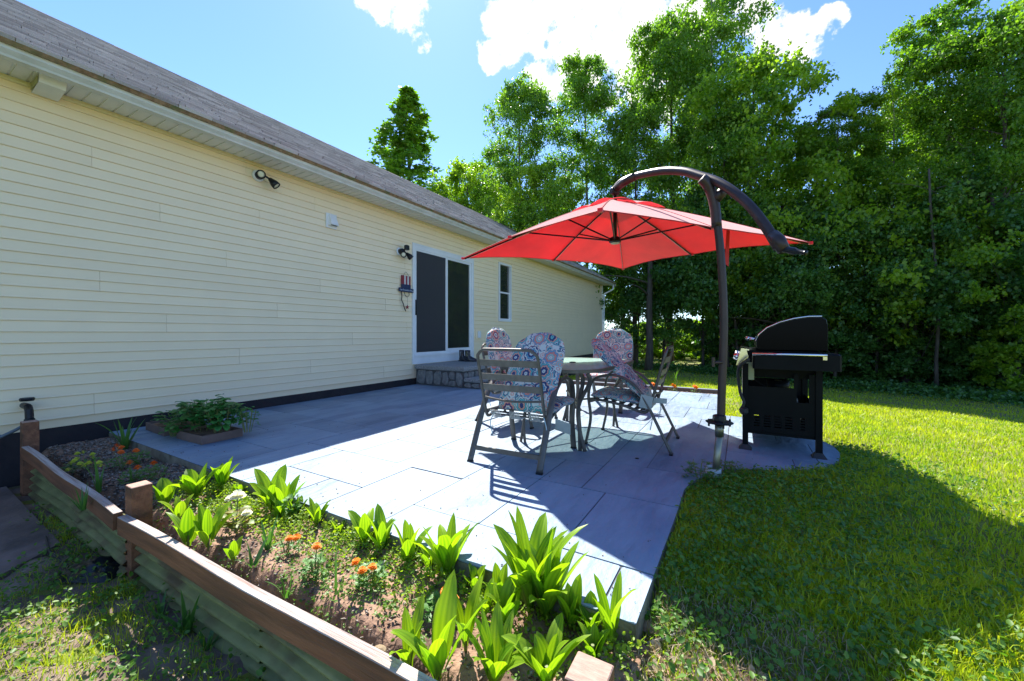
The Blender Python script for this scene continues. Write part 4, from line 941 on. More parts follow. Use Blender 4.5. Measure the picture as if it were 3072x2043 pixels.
strapplant(560, 1900, 8, .2, 'leafy tuft growing against the corrugated sheet below the rail', .022, zb=-.36, spread=.9)
strapplant(620, 1950, 6, .16, 'small leafy tuft on the dirt below the corrugated sheet', .02, zb=-.36, spread=.9)
strapplant(480, 1860, 6, .17, 'tuft of grass at the foot of the middle post', .014, zb=-.36, spread=.8)
strapplant(2010, 1850, 7, .12, 'pale grass tuft on the lawn side of the near patio corner', .01, zb=-.1, spread=.8)
def feathery(b, nl, hgt, rad, name, label, cat, mat='feather', flowers=(), fm='orange', size=.022, group=None):
    t_ = thing(name, label, cat, b, 0, group); V_, F_, A_ = [], [], []
    L = (V_, F_, A_)
    for i in range(nl):
        a = random.uniform(0, 2 * PI); rr_ = rad * math.sqrt(random.random()); z = random.uniform(.1, 1) * hgt * (1 - .4 * rr_ / rad)
        c_ = Vector((math.cos(a) * rr_, math.sin(a) * rr_, z)); dd = Vector((math.cos(a), math.sin(a), random.uniform(-.2, .9))).normalized()
        for k_ in range(5):
            s_ = (k_ - 2) * .5; d2 = (Matrix.Rotation(s_, 3, 'Z') @ dd); leaf_blade(L, c_, d2, hgt * .13 + .008, .006, .4, .1, 2, 'round')
    leaves_obj(L, 'foliage', M[mat], t_, False)
    m = MB()
    for i in range(5): a = i * 1.26; m.tube([(0, 0, -.02), (math.cos(a) * rad * .5, math.sin(a) * rad * .5, hgt * .8)], .002, 5)
    m.build('stems', M['stem'], t_)
    for (dx, dy, dz) in flowers:
        g = MB(); s_ = size
        for ring, (nn_, r0, zz, tl) in enumerate([(12, 1.0, 0, .1), (10, .75, .25, .5), (7, .45, .42, .9)]):
            for k_ in range(nn_):
                a = 2 * PI * (k_ + .5 * ring) / nn_ + random.uniform(-.1, .1); w_ = PI / nn_ * 1.1
                c0 = Vector((0, 0, zz * s_)); e_ = Vector((math.cos(a) * r0 * s_, math.sin(a) * r0 * s_, zz * s_ + tl * s_ * .4)); sd = Vector((-math.sin(a), math.cos(a), 0)) * w_ * r0 * s_
                g.add([c0, e_ - sd, e_ * 1.08 + Vector((0, 0, -.12 * s_)), e_ + sd], [(0, 1, 2, 3)])
        g.lathe([(.35 * s_, -.5 * s_), (.4 * s_, -.05 * s_), (.1 * s_, .3 * s_)], (0, 0, 0), 8)
        fo = g.build('flower_head', M[fm], t_); fo.location = (dx, dy, dz); fo.rotation_euler = (random.uniform(-.2, .5), random.uniform(-.3, .3), random.uniform(0, 6))
        MB().tube([(dx * .3, dy * .3, dz * .3), (dx, dy, dz - .3 * s_)], .0018, 5).build('flower_stalk', M['stem'], t_)
    return t_
def flow(b, pts_, zs):      # flower offsets from photo positions at given heights
    return [tuple(gp(px, py, b.z + z) - b) for (px, py), z in zip(pts_, zs)]
b = gp(860, 1665, -.07); feathery(b, 34, .09, .05, 'marigold', 'orange marigold beside the grassy clump, leftmost sunny one', 'flower', flowers=flow(b, [(890, 1612), (868, 1616)], [.09, .085]), size=.019, group='orange marigolds in the sunny bed')
b = gp(945, 1738, -.07); feathery(b, 50, .12, .05, 'marigold', 'round single orange marigold in the middle of the sunny bed', 'flower', flowers=flow(b, [(950, 1640)], [.14]), size=.02, group='orange marigolds in the sunny bed')
b = gp(1108, 1765, -.07); feathery(b, 70, .11, .06, 'marigold', 'marigold plant with two big orange heads and a small one', 'flower', flowers=flow(b, [(1068, 1686), (1087, 1712), (1117, 1702)], [.13, .11, .10]), size=.019, group='orange marigolds in the sunny bed')
b = gp(1325, 1850, -.07); feathery(b, 60, .10, .055, 'marigold', 'nearest orange marigold, right of the sunlit rail', 'flower', flowers=flow(b, [(1352, 1785), (1335, 1772), (1362, 1795)], [.10, .10, .095]), size=.018, group='orange marigolds in the sunny bed')
shade = [((365, 1405), [(351, 1337), (364, 1343), (340, 1349), (363, 1357)], 'shaded red marigold with four heads nearest the house'), ((408, 1392), [(408, 1352)], 'shaded red marigold with one head beside the patio edge'),
         ((405, 1448), [(389, 1388), (413, 1403)], 'shaded red marigold with two heads behind the middle post'), ((461, 1440), [(461, 1390)], 'shaded red marigold closest to the shadow line')]
for (bx, by), fl, lb in shade:
    b = gp(bx, by, -.07); feathery(b, 60, .12, .08, 'red_marigold', lb, 'flower', flowers=flow(b, fl, [.12 + .01 * i for i in range(len(fl))]), fm='redorange', size=.022, group='red marigolds in the shade')
b = gp(255, 1402, -.07)
yl = [(232, 1361), (250, 1357), (230, 1377), (222, 1383), (213, 1390), (240, 1391), (254, 1396), (266, 1389), (280, 1372), (278, 1363), (297, 1388), (302, 1397), (204, 1410)]
feathery(b, 110, .06, .13, 'yellow_petunia', 'low yellow-flowered plant in the shaded mulch by the rail', 'flower', mat='basil', flowers=flow(b, yl, [.05 + .01 * (i % 4) for i in range(len(yl))]), fm='yellow', size=.019)
# white begonia
b = gp(708, 1600, -.07); t_ = thing('white_begonia', 'white begonia with two blooms and bronze-green leaves', 'flower', b)
for i in range(20):
    L = ([], [], []); a = random.uniform(0, 2 * PI); z = random.uniform(.03, .11)
    leaf_blade(L, (math.cos(a) * .02, math.sin(a) * .02, z), (math.cos(a), math.sin(a), random.uniform(.1, 1.0)), .06 * random.uniform(.7, 1.2), .042, 1.0, .25, 6, 'round', random.uniform(-.6, .6)); leaves_obj(L, 'leaf', M['begleaf'], t_)
for (px, py, z, s_) in [(713, 1490, .145, .042), (741, 1540, .11, .026), (690, 1497, .13, .026)]:
    off = gp(px, py, b.z + z) - b; g = MB()
    for ring, (nn_, r0, zz) in enumerate([(9, 1, 0), (8, .78, .2), (6, .5, .38)]):
        for k_ in range(nn_):
            a = 2 * PI * (k_ + ring * .5) / nn_; w_ = PI / nn_ * 1.25; sd = Vector((-math.sin(a), math.cos(a), 0)) * w_ * r0 * s_; e_ = Vector((math.cos(a) * r0 * s_ * .75, math.sin(a) * r0 * s_ * .75, zz * s_ + .12 * s_)); tip = Vector((math.cos(a) * r0 * s_, math.sin(a) * r0 * s_, zz * s_ + .02 * s_ + .2 * ring * s_))
            g.add([(0, 0, zz * s_ * .6), e_ - sd, tip - sd * .5, tip + sd * .5, e_ + sd], [(0, 1, 2, 3, 4)])
    o = g.build('bloom', M['whitepetal'], t_, True); o.location = off
    MB().tube([(0, 0, 0), tuple(off)], .003, 6).build('flower_stalk', M['stem'], t_)
b = gp(945, 1525, -.07); b.y = min(b.y, 1.34); feathery(b, 46, .15, .05, 'fern_leaf_plant', 'fern-leaved seedling at the patio edge', 'plant')
# weedy sprouts around the umbrella base
b = gp(2098, 1452, -.04); feathery(b, 70, .2, .1, 'leafy_weed', 'tall spindly weed left of the umbrella pole foot', 'plant', mat='iris')
b = gp(2190, 1430, -.04); feathery(b, 50, .14, .09, 'leafy_weed', 'low spindly weed right of the umbrella pole foot', 'plant', mat='iris')
# stone, dead leaf bits, twig
def rock(loc, s_, label, name='rock', mat='rock', cat='rock', grp=None):
    m = MB(); vs_ = []
    for (r_, z_) in [(.55, 0), (1, .25), (.85, .6), (.35, .8)]:
        for k_ in range(8): a = 2 * PI * k_ / 8; q = random.uniform(.8, 1.15); vs_.append((r_ * s_ * q * math.cos(a), r_ * s_ * q * math.sin(a) * .75, z_ * s_))
    m.add(vs_, [(i * 8 + k_, i * 8 + (k_ + 1) % 8, i * 8 + 8 + (k_ + 1) % 8, i * 8 + 8 + k_) for i in range(3) for k_ in range(8)] + [tuple(range(24, 32)), tuple(reversed(range(8)))])
    o = m.build(name, M[mat]); o.location = loc; tag(o, label, cat, grp); return o
rock(gp(1155, 1700, -.07), .03, 'grey stone at the patio edge above the paired orange flowers')
rock(gp(1140, 1960, -.075), .028, 'flat pale dried scrap on the soil near the rail', 'dried_scrap', 'straw', 'litter')
rock(gp(1945, 1890, -.1), .035, 'brown crumpled dead leaf against the near patio corner', 'dead_leaf', 'deadleaf', 'leaf')
tag(MB().tube(smoothpath([gp(137, 1610, -.32), gp(150, 1655, -.31), gp(180, 1680, -.33), gp(205, 1700, -.34)], 5), .006, 6).build('twig', M['bark']), 'bent twig lying at the edge of the brown concrete pad', 'twig')
tag(MB().tube(smoothpath([gp(1940, 1930, -.09), gp(2000, 1912, -.08), gp(2080, 1880, -.09)], 5), .005, 6).build('twig', M['barkpale']), 'pale dry stick beside the near patio corner', 'twig')
# rumpled black plastic by the garden wall foot
m = MB(); nn = 14
for i in range(nn):
    for k_ in range(nn): u, w_ = i / (nn - 1) - .5, k_ / (nn - 1) - .5; rr_ = max(abs(u), abs(w_)) * 2; m.v.append((u * .34, w_ * .2, .07 * (1 - rr_ ** 2) * random.uniform(.4, 1.1) + (0.0 if rr_ > .95 else .005)))
m.f = [(i * nn + k_, (i + 1) * nn + k_, (i + 1) * nn + k_ + 1, i * nn + k_ + 1) for i in range(nn - 1) for k_ in range(nn - 1)]
o = m.build('plastic_sheet', M['tarp'], None, True); o.location = gp(285, 1715, -.35); o.rotation_euler = (0, 0, .5); tag(o, 'rumpled piece of black plastic on the ground left of the middle post', 'plastic sheet')

# seedling trays
def tray(loc, lx, ly, rz, label):
    t_ = thing('seedling_tray', label, 'tray', loc, rz, 'seedling trays on the patio'); h_, w_ = .075, .012
    MB().box(0, lx, 0, w_, 0, h_).box(0, lx, ly - w_, ly, 0, h_).box(0, w_, w_, ly - w_, 0, h_).box(lx - w_, lx, w_, ly - w_, 0, h_).box(w_, lx - w_, w_, ly - w_, 0, .01).build('box', M['tray'], t_)
    MB().box(w_, lx - w_, w_, ly - w_, .0101, h_ - .02).build('potting_soil', M['soil'], t_); return t_
tray((-4.63, 1.635, .003), .47, .34, .03, 'brown seedling tray on the patio, nearer one holding tall leafy plants')
tray((-5.32, 1.62, .003), .50, .34, -.03, 'brown seedling tray on the patio, left one closer to the wall')
def seedling(loc, nl, hgt, rad, lsize, label):
    t_ = thing('leafy_seedling', label, 'plant', loc, 0, 'leafy plants in the seedling trays'); L = ([], [], [])
    for i in range(nl):
        a = random.uniform(0, 2 * PI); rr_ = rad * random.random() ** .6; z = hgt * random.uniform(.3, 1.0) * (1 - .25 * rr_ / rad)
        leaf_blade(L, (math.cos(a) * rr_, math.sin(a) * rr_, z), (math.cos(a), math.sin(a), random.uniform(-.3, .6)), lsize * random.uniform(.6, 1.2), lsize * .62, random.uniform(.4, 1.3), .2, 5, 'round', random.uniform(-.4, .4))
    leaves_obj(L, 'foliage', M['basil'], t_); m = MB()
    for i in range(9): a = i * .7; m.tube([(math.cos(a) * rad * .3, math.sin(a) * rad * .3, 0), (math.cos(a) * rad * .8, math.sin(a) * rad * .8, hgt * .8)], .003, 5)
    m.build('stems', M['stem'], t_)
seedling((-4.50, 1.80, .05), 127, 0.325, .20, 0.102, 'tall bushy green plant at the left of the nearer tray')
seedling((-4.28, 1.86, .05), 127, 0.312, .17, 0.084, 'tall bushy green plant at the right of the nearer tray')
seedling((-4.72, 1.92, .02), 105, 0.364, .20, 0.102, 'highest leafy plant, behind the two trays')
seedling((-5.05, 1.80, .05), 60, 0.156, .17, 0.072, 'sparser seedlings in the left tray')
seedling((-4.66, 1.62, .02), 39, 0.156, .06, 0.06, 'small plant hanging over between the two trays')
seedling((-4.10, 2.0, .05), 60, 0.26, .09, 0.048, 'fine-leaved plant at the far right corner of the nearer tray')

# ------------------------------------------------------------------ far edging with marigolds
A = gp(1960, 1157, .0); B = gp(2150, 1178, .0)
t_ = thing('edging_timber', 'dark landscape timber with blue-grey top along the far patio bed', 'timber', (0, 0, 0))
MB().box(-5.0, -.28, 7.58, 7.68, -.12, .02).build('timber', M['timber'], t_); MB().box(-5.0, -.28, 7.578, 7.682, .0205, .032).build('timber_top', M['timbertop'], t_)
N = 1500; X_ = rng.uniform(-4.9, -.3, N); Y_ = rng.uniform(7.3, 7.57, N); mb = MB().box(-5, -.28, 7.36, 7.58, -.15, -.035); struct(mb.build('far_bed_soil', M['soil']))
chips(X_, Y_, np.full(N, -.03), rng.uniform(.006, .018, N), M['chip'], 'far_mulch', 'mulch in the narrow bed at the far patio edge')
for i, (px, lb) in enumerate([(2018, 'orange flower at the far patio edge, left of the two'), (2084, 'orange flower at the far patio edge, right of the two nearest the umbrella pole'), (1958, 'orange flower at the far patio edge just behind the bare chair back')]):
    b = yp(px, 1175, 7.46); b = Vector((b.x, 7.46, -.03)); feathery(b, 26, .09, .08, 'marigold', lb, 'flower', flowers=[(0, 0, .11), (.03, 0, .09)], size=.04, group='orange marigolds at the far patio edge')
b = Vector((-.98, 7.50, -.03)); t_ = thing('seeding_weed', 'thin tall weed standing in the far patio bed', 'plant', b); L = ([], [], [])
for i in range(10): a = i * .63; leaf_blade(L, (0, 0, .0 + .03 * i), (math.cos(a), math.sin(a), 2.2), .16, .012, .5, .1, 4, 'strap')
leaves_obj(L, 'foliage', M['weed'], t_); MB().tube([(0, 0, 0), (.02, 0, .42)], .004, 5).build('stem', M['stem'], t_)

# ------------------------------------------------------------------ table
TZ = .71; TX0, TX1, TY0, TY1 = -1.93, -.96, 2.90, 4.50
tab = thing('patio_table', 'rectangular glass-topped patio table with bronze rim and curved legs', 'table', ((TX0 + TX1) / 2, (TY0 + TY1) / 2, 0))
def toutline(ins, n=48):
    hx, hy = (TX1 - TX0) / 2 - ins, (TY1 - TY0) / 2 - ins; o_ = []
    for i in range(n):
        a = 2 * PI * i / n; c_, s_ = math.cos(a), math.sin(a); e = 2 / 5.0
        o_.append((hx * math.copysign(abs(c_) ** e, c_), hy * math.copysign(abs(s_) ** e, s_)))
    return o_
o1, o2 = toutline(0), toutline(.024); n_ = len(o1); v_ = []
for (z, ins_) in [(TZ - .026, o1), (TZ, o1), (TZ, o2), (TZ - .026, o2)]: v_ += [(p_[0], p_[1], z) for p_ in ins_]
MB().add(v_, [(r_ * n_ + i, r_ * n_ + (i + 1) % n_, ((r_ + 1) % 4) * n_ + (i + 1) % n_, ((r_ + 1) % 4) * n_ + i) for r_ in range(4) for i in range(n_)]).build('rim', M['chairmetal'], tab)
MB().prism(toutline(.0245), TZ - .008, TZ - .001).build('glass_top', M['tableglass'], tab)
for (fx, fy) in [(1, -1), (1, 1), (-1, -1), (-1, 1)]:
    ex, ey = fx * .29, fy * .53
    for off in (0, .055):
        pth = smoothpath([(fx * .40 - off * fx, fy * .70, TZ - .03), (fx * .40 - off * fx, fy * .66, .6), (ex - .10 * fx * .3, ey - .0, .38), (ex - .02 * fx, ey, .18), (ex + fx * .02 - off * fx * .8, ey - fy * (.02), .0)], 5)
        MB().tube(pth, .018, 8, side=(fy * .7, -fx * .7, 0), h=.012).build('leg', M['chairmetal'], tab, True)
MB().tube([(-.27, -.5, .33), (.27, .5, .33)], .01, 8).build('brace', M['chairmetal'], tab); MB().tube([(-.27, .5, .345), (.27, -.5, .345)], .01, 8).build('brace', M['chairmetal'], tab)
MB().lathe([(.03, TZ - .004), (.035, TZ + .004), (.02, TZ + .008)], (0, 0, 0), 14).build('umbrella_hole_ring', M['dark'], tab)

# ------------------------------------------------------------------ chairs
def make_chair():
    t_ = thing('patio_chair', 'x', 'chair', (0, 0, 0), 0, 'bronze metal patio chairs round the table')
    for s_ in (-1, 1):
        X0 = s_ * .295
        side = smoothpath([(X0, 0, .012), (X0, .10, .22), (X0, .21, .44), (X0, .30, .56), (X0, .42, .625), (X0, .56, .625), (X0, .66, .57), (X0, .695, .44), (X0, .675, .25), (X0, .70, .10), (X0, .72, .012)], 5)
        MB().tube(side, .026, 8, side=(1, 0, 0), h=.012).build('arm_and_legs', M['chairmetal'], t_, True)
        for y_ in (0, .72): MB().bbox(X0 - .025, X0 + .025, y_ - .014, y_ + .014, 0, .014, .003).build('foot_cap', M['black'], t_)
        MB().tube([(s_ * .262, .22, .35), (X0, .19, .40)], .009, 6).build('bracket', M['chairmetal'], t_)
        MB().tube([(s_ * .262, .62, .40), (X0, .69, .40)], .009, 6).build('bracket', M['chairmetal'], t_)
    w = .26; R_ = .07
    pth = [(-w, .68, .385), (-w, .60, .40), (-w, .40, .37), (-w, .24, .325), (-w, .19, .34), (-w, .165, .40), (-w, .11, .60), (-w, .055, .80), (-w + .012, .045, .84), (-w + .05, .04, .868), (-w + .09, .04, .875)]
    pth = pth + [(-p_[0], p_[1], p_[2]) for p_ in reversed(pth)]
    MB().tube(smoothpath(pth, 4), .0125, 8).build('seat_and_back_frame', M['chairmetal'], t_, True)
    MB().tube([(-w, .68, .385), (w, .68, .385)], .0125, 8).build('front_rail', M['chairmetal'], t_)
    def by(z): return .165 + (z - .40) * (-.275)
    for z_ in (.77, .66, .575):
        m = MB(); n_ = 8; v_ = []
        for i in range(n_ + 1):
            x_ = -w + 2 * w * i / n_; b_ = -.012 * (1 - (2 * i / n_ - 1) ** 2); yy = by(z_) + b_
            v_ += [(x_, yy - .003 + .007, z_ - .026), (x_, yy + .003 + .007, z_ - .026), (x_, yy + .003 - .007, z_ + .026), (x_, yy - .003 - .007, z_ + .026)]
        m.add(v_, [(i * 4 + k_, i * 4 + (k_ + 1) % 4, i * 4 + 4 + (k_ + 1) % 4, i * 4 + 4 + k_) for i in range(n_) for k_ in range(4)]).build('back_slat', M['slat'], t_)
    MB().tube(smoothpath([(-w, by(.49), .49), (0, by(.49) - .03, .475), (w, by(.49), .49)], 5), .009, 8).build('back_bar', M['chairmetal'], t_)
    for i in range(6):
        y_ = .26 + i * .072; z_ = .335 + (y_ - .24) * .16; MB().box(-w, w, y_, y_ + .045, z_ + .008, z_ + .013).build('seat_strap', M['slat'], t_)
    m = MB()
    for g in (-.17, 0, .17):
        for i in range(7): xx = g - .04 + i * .013; m.tube([(xx, .165, .385), (xx + .005, .19, .325), (xx + .02, .25, .33)], .0035, 5)
    m.build('cord_wrap', M['cord'], t_)['kind'] = 'stuff'
    MB().tube([(-.26, .25, .335), (.26, .25, .335)], .008, 6).build('seat_bar', M['chairmetal'], t_)
    m = MB(); m.box(-.282, .282, .035, .050, .085, .118); m.build('stretcher', M['chairmetal'], t_)
    return t_
chair = make_chair()
def put(o, x, y, rz, label): o.location = (x, y, 0.001); o.rotation_euler = (0, 0, rz); o['label'] = label; return o
cA = put(chair, -1.525, 2.50, .03, 'bronze patio chair nearest the camera, its slatted back turned to us')
cB = put(copytree(chair), -2.60, 3.99, -PI / 2 - .03, 'bronze patio chair on the house side of the glass table')
cC = put(copytree(chair), -1.55, 5.66, PI - .05, 'bronze patio chair at the far end of the glass table')
cD = put(copytree(chair), -.50, 3.74, PI / 2 + .04, 'bronze patio chair on the lawn side, its bare back rest tilted away from its cushion')
# cushions: seat part and back part of one piece
def cushion(loc, rz, seat_len, back_len, back_ang, label, wd=.52, seat_tilt=.1, y0=.66, z0=.40, shift=0.0, roll=0.0):
    path = []; ns = 12
    for i in range(ns + 1): s_ = i / ns; path.append((y0 - seat_len * s_, z0 - seat_len * s_ * seat_tilt + .012 * math.sin(s_ * PI)))
    ye, ze = path[-1]; nb = 26
    for i in range(1, nb + 1):
        s_ = (1 - (1 - i / nb) ** 1.7) * back_len; path.append((ye + .0 - .02 * math.sin(min(1, s_ / .12) * PI) + math.cos(back_ang) * s_, ze + .03 + math.sin(back_ang) * s_))
    m_ = len(path); na = 14; V_ = []; UVs = []; total = sum(math.hypot(path[q + 1][0] - path[q][0], path[q + 1][1] - path[q][1]) for q in range(m_ - 1))
    cum = 0; prev = path[0]
    for j, (y, z) in enumerate(path):
        cum += math.hypot(y - prev[0], z - prev[1]); prev = (y, z)
        a, b = path[max(0, j - 1)], path[min(m_ - 1, j + 1)]; ty, tz = b[0] - a[0], b[1] - a[1]; L_ = math.hypot(ty, tz) + 1e-9; ny_, nz_ = -tz / L_, ty / L_
        if ny_ * 1 + nz_ * 0 < 0 and j > ns + 2: pass
        t_ = cum / total; e1 = min(1, math.sqrt(max(0.0, cum / .06))) if cum < .06 else 1
        rem = total - cum; wf = 1.0
        if rem < .22: wf = max(0.0, 1 - ((.22 - rem) / .222) ** 2.3) ** .5; wf = max(wf, .22)
        hw = wd / 2 * wf * (.93 + .07 * e1); thk = .034 * (.45 + .55 * e1) * (1 if rem > .05 else max(.3, math.sqrt(max(0, rem) / .05)))
        if ns - 1 <= j <= ns + 2: thk *= .45
        thk *= 1 - .12 * (1 if j % 6 == 0 else 0)
        for q in range(2 * na):
            an = 2 * PI * q / (2 * na); cx_ = math.copysign(abs(math.cos(an)) ** .55, math.cos(an)); sx_ = math.copysign(abs(math.sin(an)) ** .8, math.sin(an))
            V_.append((cx_ * hw + shift * j / m_, y + ny_ * sx_ * thk + random.uniform(-.0015, .0015), z + nz_ * sx_ * thk + .006 * math.sin(cx_ * 9 + j))); UVs.append((cx_ * hw + (0 if sx_ >= 0 else .37), cum))
    nn_ = 2 * na; F_ = [(j * nn_ + q, j * nn_ + (q + 1) % nn_, (j + 1) * nn_ + (q + 1) % nn_, (j + 1) * nn_ + q) for j in range(m_ - 1) for q in range(nn_)]
    F_ += [tuple(reversed(range(nn_))), tuple(range((m_ - 1) * nn_, m_ * nn_))]
    t_ = thing('chair_cushion', label, 'cushion', loc, rz, 'medallion print cushions on the chairs')
    t_.rotation_euler = (0, roll, rz)
    o = MB().add(V_, F_).build('padding', M['cushion'], t_, True)
    uvl = o.data.uv_layers.new(name='UVMap'); li = [0] * len(o.data.loops); o.data.loops.foreach_get('vertex_index', li)
    uvl.data.foreach_set('uv', np.array([UVs[i] for i in li], np.float32).ravel())
    # ties
    for s_ in (-1, 1):
        MB().tube(smoothpath([(s_ * wd * .45, .17, .36), (s_ * wd * .52, .15, .28), (s_ * wd * .50, .17, .17)], 4), .004, 5).build('tie', M['tie'], t_)
    return t_
M['tie'] = pm('tie_fabric', (.25, .45, .5), (.6, .6, .6), 60, .9)
cA2 = cushion((-1.50, 2.50, .008), -.07, .44, .66, math.radians(62), 'medallion print cushion leaning forward on the nearest chair', z0=.425, y0=.69, wd=.50)
cushion((-2.60, 3.99, .008), -PI / 2 - .03, .46, .665, math.radians(103), 'medallion print cushion upright on the house-side chair', z0=.425, y0=.68)
cushion((-1.55, 5.66, .008), PI - .05, .46, .665, math.radians(103), 'medallion print cushion upright on the far-end chair', z0=.425, y0=.68, wd=.56)
cushion((-.50, 3.74, .008), PI / 2 + .04, .46, .72, math.radians(46), 'medallion print cushion folded halfway down on the lawn-side chair', z0=.43, y0=.69)
tg = MB().add([(0, 0, 0), (.11, .02, -.03), (.10, .05, -.12), (-.01, .02, -.09), (.002, -.001, 0), (.112, .019, -.03), (.102, .049, -.12), (-.008, .019, -.09)], [(0, 1, 2, 3), (7, 6, 5, 4), (0, 4, 5, 1), (1, 5, 6, 2), (2, 6, 7, 3), (3, 7, 4, 0)])
o = tg.build('care_label', M['tag']); o.location = (-1.20, 2.72, .36); tag(o, 'large pale care label hanging under the nearest cushion', 'label', 'care labels of the cushions')
w0 = yp(1935, 1205, 3.5); t_ = MB().box(-.05, .05, -.002, .002, -.055, .055).build('care_label', M['tag']); t_.location = yp(1938, 1206, 3.42); t_.rotation_euler = (0, .2, .2); tag(t_, 'square pale care label at the side of the lawn-side chair', 'label', 'care labels of the cushions')
t_ = MB().box(-.07, .07, -.002, .002, -.022, .022).build('care_label', M['tag']); t_.location = yp(1975, 1202, 3.52); t_.rotation_euler = (0, .05, .4); tag(t_, 'narrow pale care label beside the square one on the lawn-side chair', 'label', 'care labels of the cushions')

# ------------------------------------------------------------------ umbrella
C0 = Vector((-1.085, 3.90, 0)); PB = Vector((-.165, 3.10, 0))
tips_px = [(1389, 775), (1530, 712), (1801, 631), (2140, 683), (2433, 729), (2077, 763), (1869, 807), (1660, 780)]
n8 = Vector((.03, -.05, 1)).normalized()
def on_plane(px, py, c_, nrm): r_ = ray(px, py); return EYEP + r_ * ((c_ - EYEP).dot(nrm) / r_.dot(nrm))
CT = Vector((C0.x, C0.y, 1.862))
tips = [on_plane(px, py, CT, n8) for px, py in tips_px]
apexp = Vector((C0.x, C0.y, 0)); dC = (C0 - EYEP).dot(FW)
apex = dp(1845, 600, dC + .02); um = thing('cantilever_umbrella', 'large red cantilever parasol with curved dark arm and pole', 'umbrella', (PB.x, PB.y, -.1))
def up_(o): o.location = (o.location.x - PB.x, o.location.y - PB.y, o.location.z + .1); o.parent = um; return o
def canopy_pt(i, u, v, top=0):
    a_, b_ = tips[i], tips[(i + 1) % 8]; e_ = a_.lerp(b_, v); q = 4 * v * (1 - v)
    p_ = apex.lerp(e_, u); cc = Vector((apex.x, apex.y, e_.z)); p_ = p_ + (cc - e_) * (.032 * q * u * u)
    p_.z += .06 * math.sin(PI * u) * (1 - .35 * q) * .45 - .0 + .02 * q * u * u + top + (.006 * math.sin(9 * v + 5 * u + i) + .005 * math.sin(21 * v - 9 * u + 2 * i)) * q * u * (1.15 - u)
    return p_
m = MB(); nu, nv = 14, 12
for th_ in (0, .0035):
    for i in range(8):
        o_ = len(m.v); vs_ = [canopy_pt(i, .13 + .87 * a_ / nu, b_ / nv, th_) for a_ in range(nu + 1) for b_ in range(nv + 1)]
        fs_ = [(a_ * (nv + 1) + b_, a_ * (nv + 1) + b_ + 1, (a_ + 1) * (nv + 1) + b_ + 1, (a_ + 1) * (nv + 1) + b_) for a_ in range(nu) for b_ in range(nv)]
        m.add(vs_, fs_)
m2 = MB()
for i in range(8):     # hem band closes the edge
    for b_ in range(nv):
        a0, a1 = canopy_pt(i, 1, b_ / nv), canopy_pt(i, 1, (b_ + 1) / nv); m.add([a0, a1, a1 + Vector((0, 0, .0035)), a0 + Vector((0, 0, .0035))], [(0, 1, 2, 3)])
can = up_(autosmooth(m.build('canopy', M['red'])))
M['red'].node_tree.nodes['Principled BSDF'].inputs['Sheen Weight'].default_value = 1.0
M['red'].node_tree.nodes['Principled BSDF'].inputs['Sheen Roughness'].default_value = .5
M['red'].node_tree.nodes['Principled BSDF'].inputs['Sheen Tint'].default_value = (1, .8, .8, 1)
m = MB()
for i in range(8):
    vs_ = [];
    for a_ in range(5):
        for b_ in range(nv + 1):
            u = .0 + .27 * a_ / 4; v = b_ / nv; q = 4 * v * (1 - v); p_ = canopy_pt(i, u, v); p_.z += .014 + .035 * q * (a_ / 4) ** 1.2; vs_.append(p_)
    m.add(vs_, [(a_ * (nv + 1) + b_, a_ * (nv + 1) + b_ + 1, (a_ + 1) * (nv + 1) + b_ + 1, (a_ + 1) * (nv + 1) + b_) for a_ in range(4) for b_ in range(nv)])
o = up_(m.build('vent_flap', M['red'], None, True)); 
for i in range(8):
    pth = [canopy_pt(i, u, 0) + Vector((0, 0, -.016)) for u in (.06, .25, .5, .75, .985)]
    rb = up_(MB().tube(pth, .0085, 6, side=(0, 0, 1), h=.006).build('rib', M['rib']))
    e_ = tips[i]; o = MB().box(-.015, .015, -.015, .015, -.012, .012).build('rib_tip', M['red'], um); o.location = (e_.x - PB.x, e_.y - PB.y, e_.z + .1)
for i in range(8):
    up_(MB().tube([canopy_pt(i, 1, b_ / 8) + Vector((0, 0, .001)) for b_ in range(9)], .0045, 5).build('hem', M['redstrap']))
    up_(MB().tube([canopy_pt(i, .14 + .86 * a_ / 8, 0) + Vector((0, 0, .004)) for a_ in range(9)], .004, 5).build('seam', M['redstrap']))
hub = dp(1845, 722, dC - .0); hub = Vector((apex.x, apex.y, hub.z))
for i in range(8):
    e_ = canopy_pt(i, .52, 0) + Vector((0, 0, -.022)); d_ = (e_ - hub); d_.normalize()
    up_(MB().tube([hub + d_ * .04, e_], .008, 6).build('strut', M['rib']))
up_(MB().lathe([(.02, .05), (.055, .03), (.06, 0), (.058, -.012), (.04, -.02)], hub, 18).build('hub', M['rib']))
up_(MB().lathe([(.045, -.0205), (.04, -.026), (0, -.027)], hub, 18).build('hub_light', M['lampglass']))
for k_ in range(0, 8, 1):   # light strips clipped under the ribs
    pth = [canopy_pt(k_, u, 0) + Vector((0, 0, -.028)) for u in (.3, .6, .95)]; up_(MB().tube(pth, .0025, 4).build('light_strip', M['cord']))
bpl = (C0 - PB); bpl.z = 0; bpl.normalize(); bn_ = Vector((-bpl.y, bpl.x, 0))
def onb(px, py): r_ = ray(px, py); P0 = Vector((PB.x, PB.y, 0)); return EYEP + r_ * ((P0 - EYEP).dot(bn_) / r_.dot(bn_))
top_end = onb(1845, 576)
up_(MB().tube([apex + Vector((0, 0, .09)), Vector((apex.x, apex.y, hub.z + .03))], .019, 10).build('canopy_mast', M['rib'], None, True))
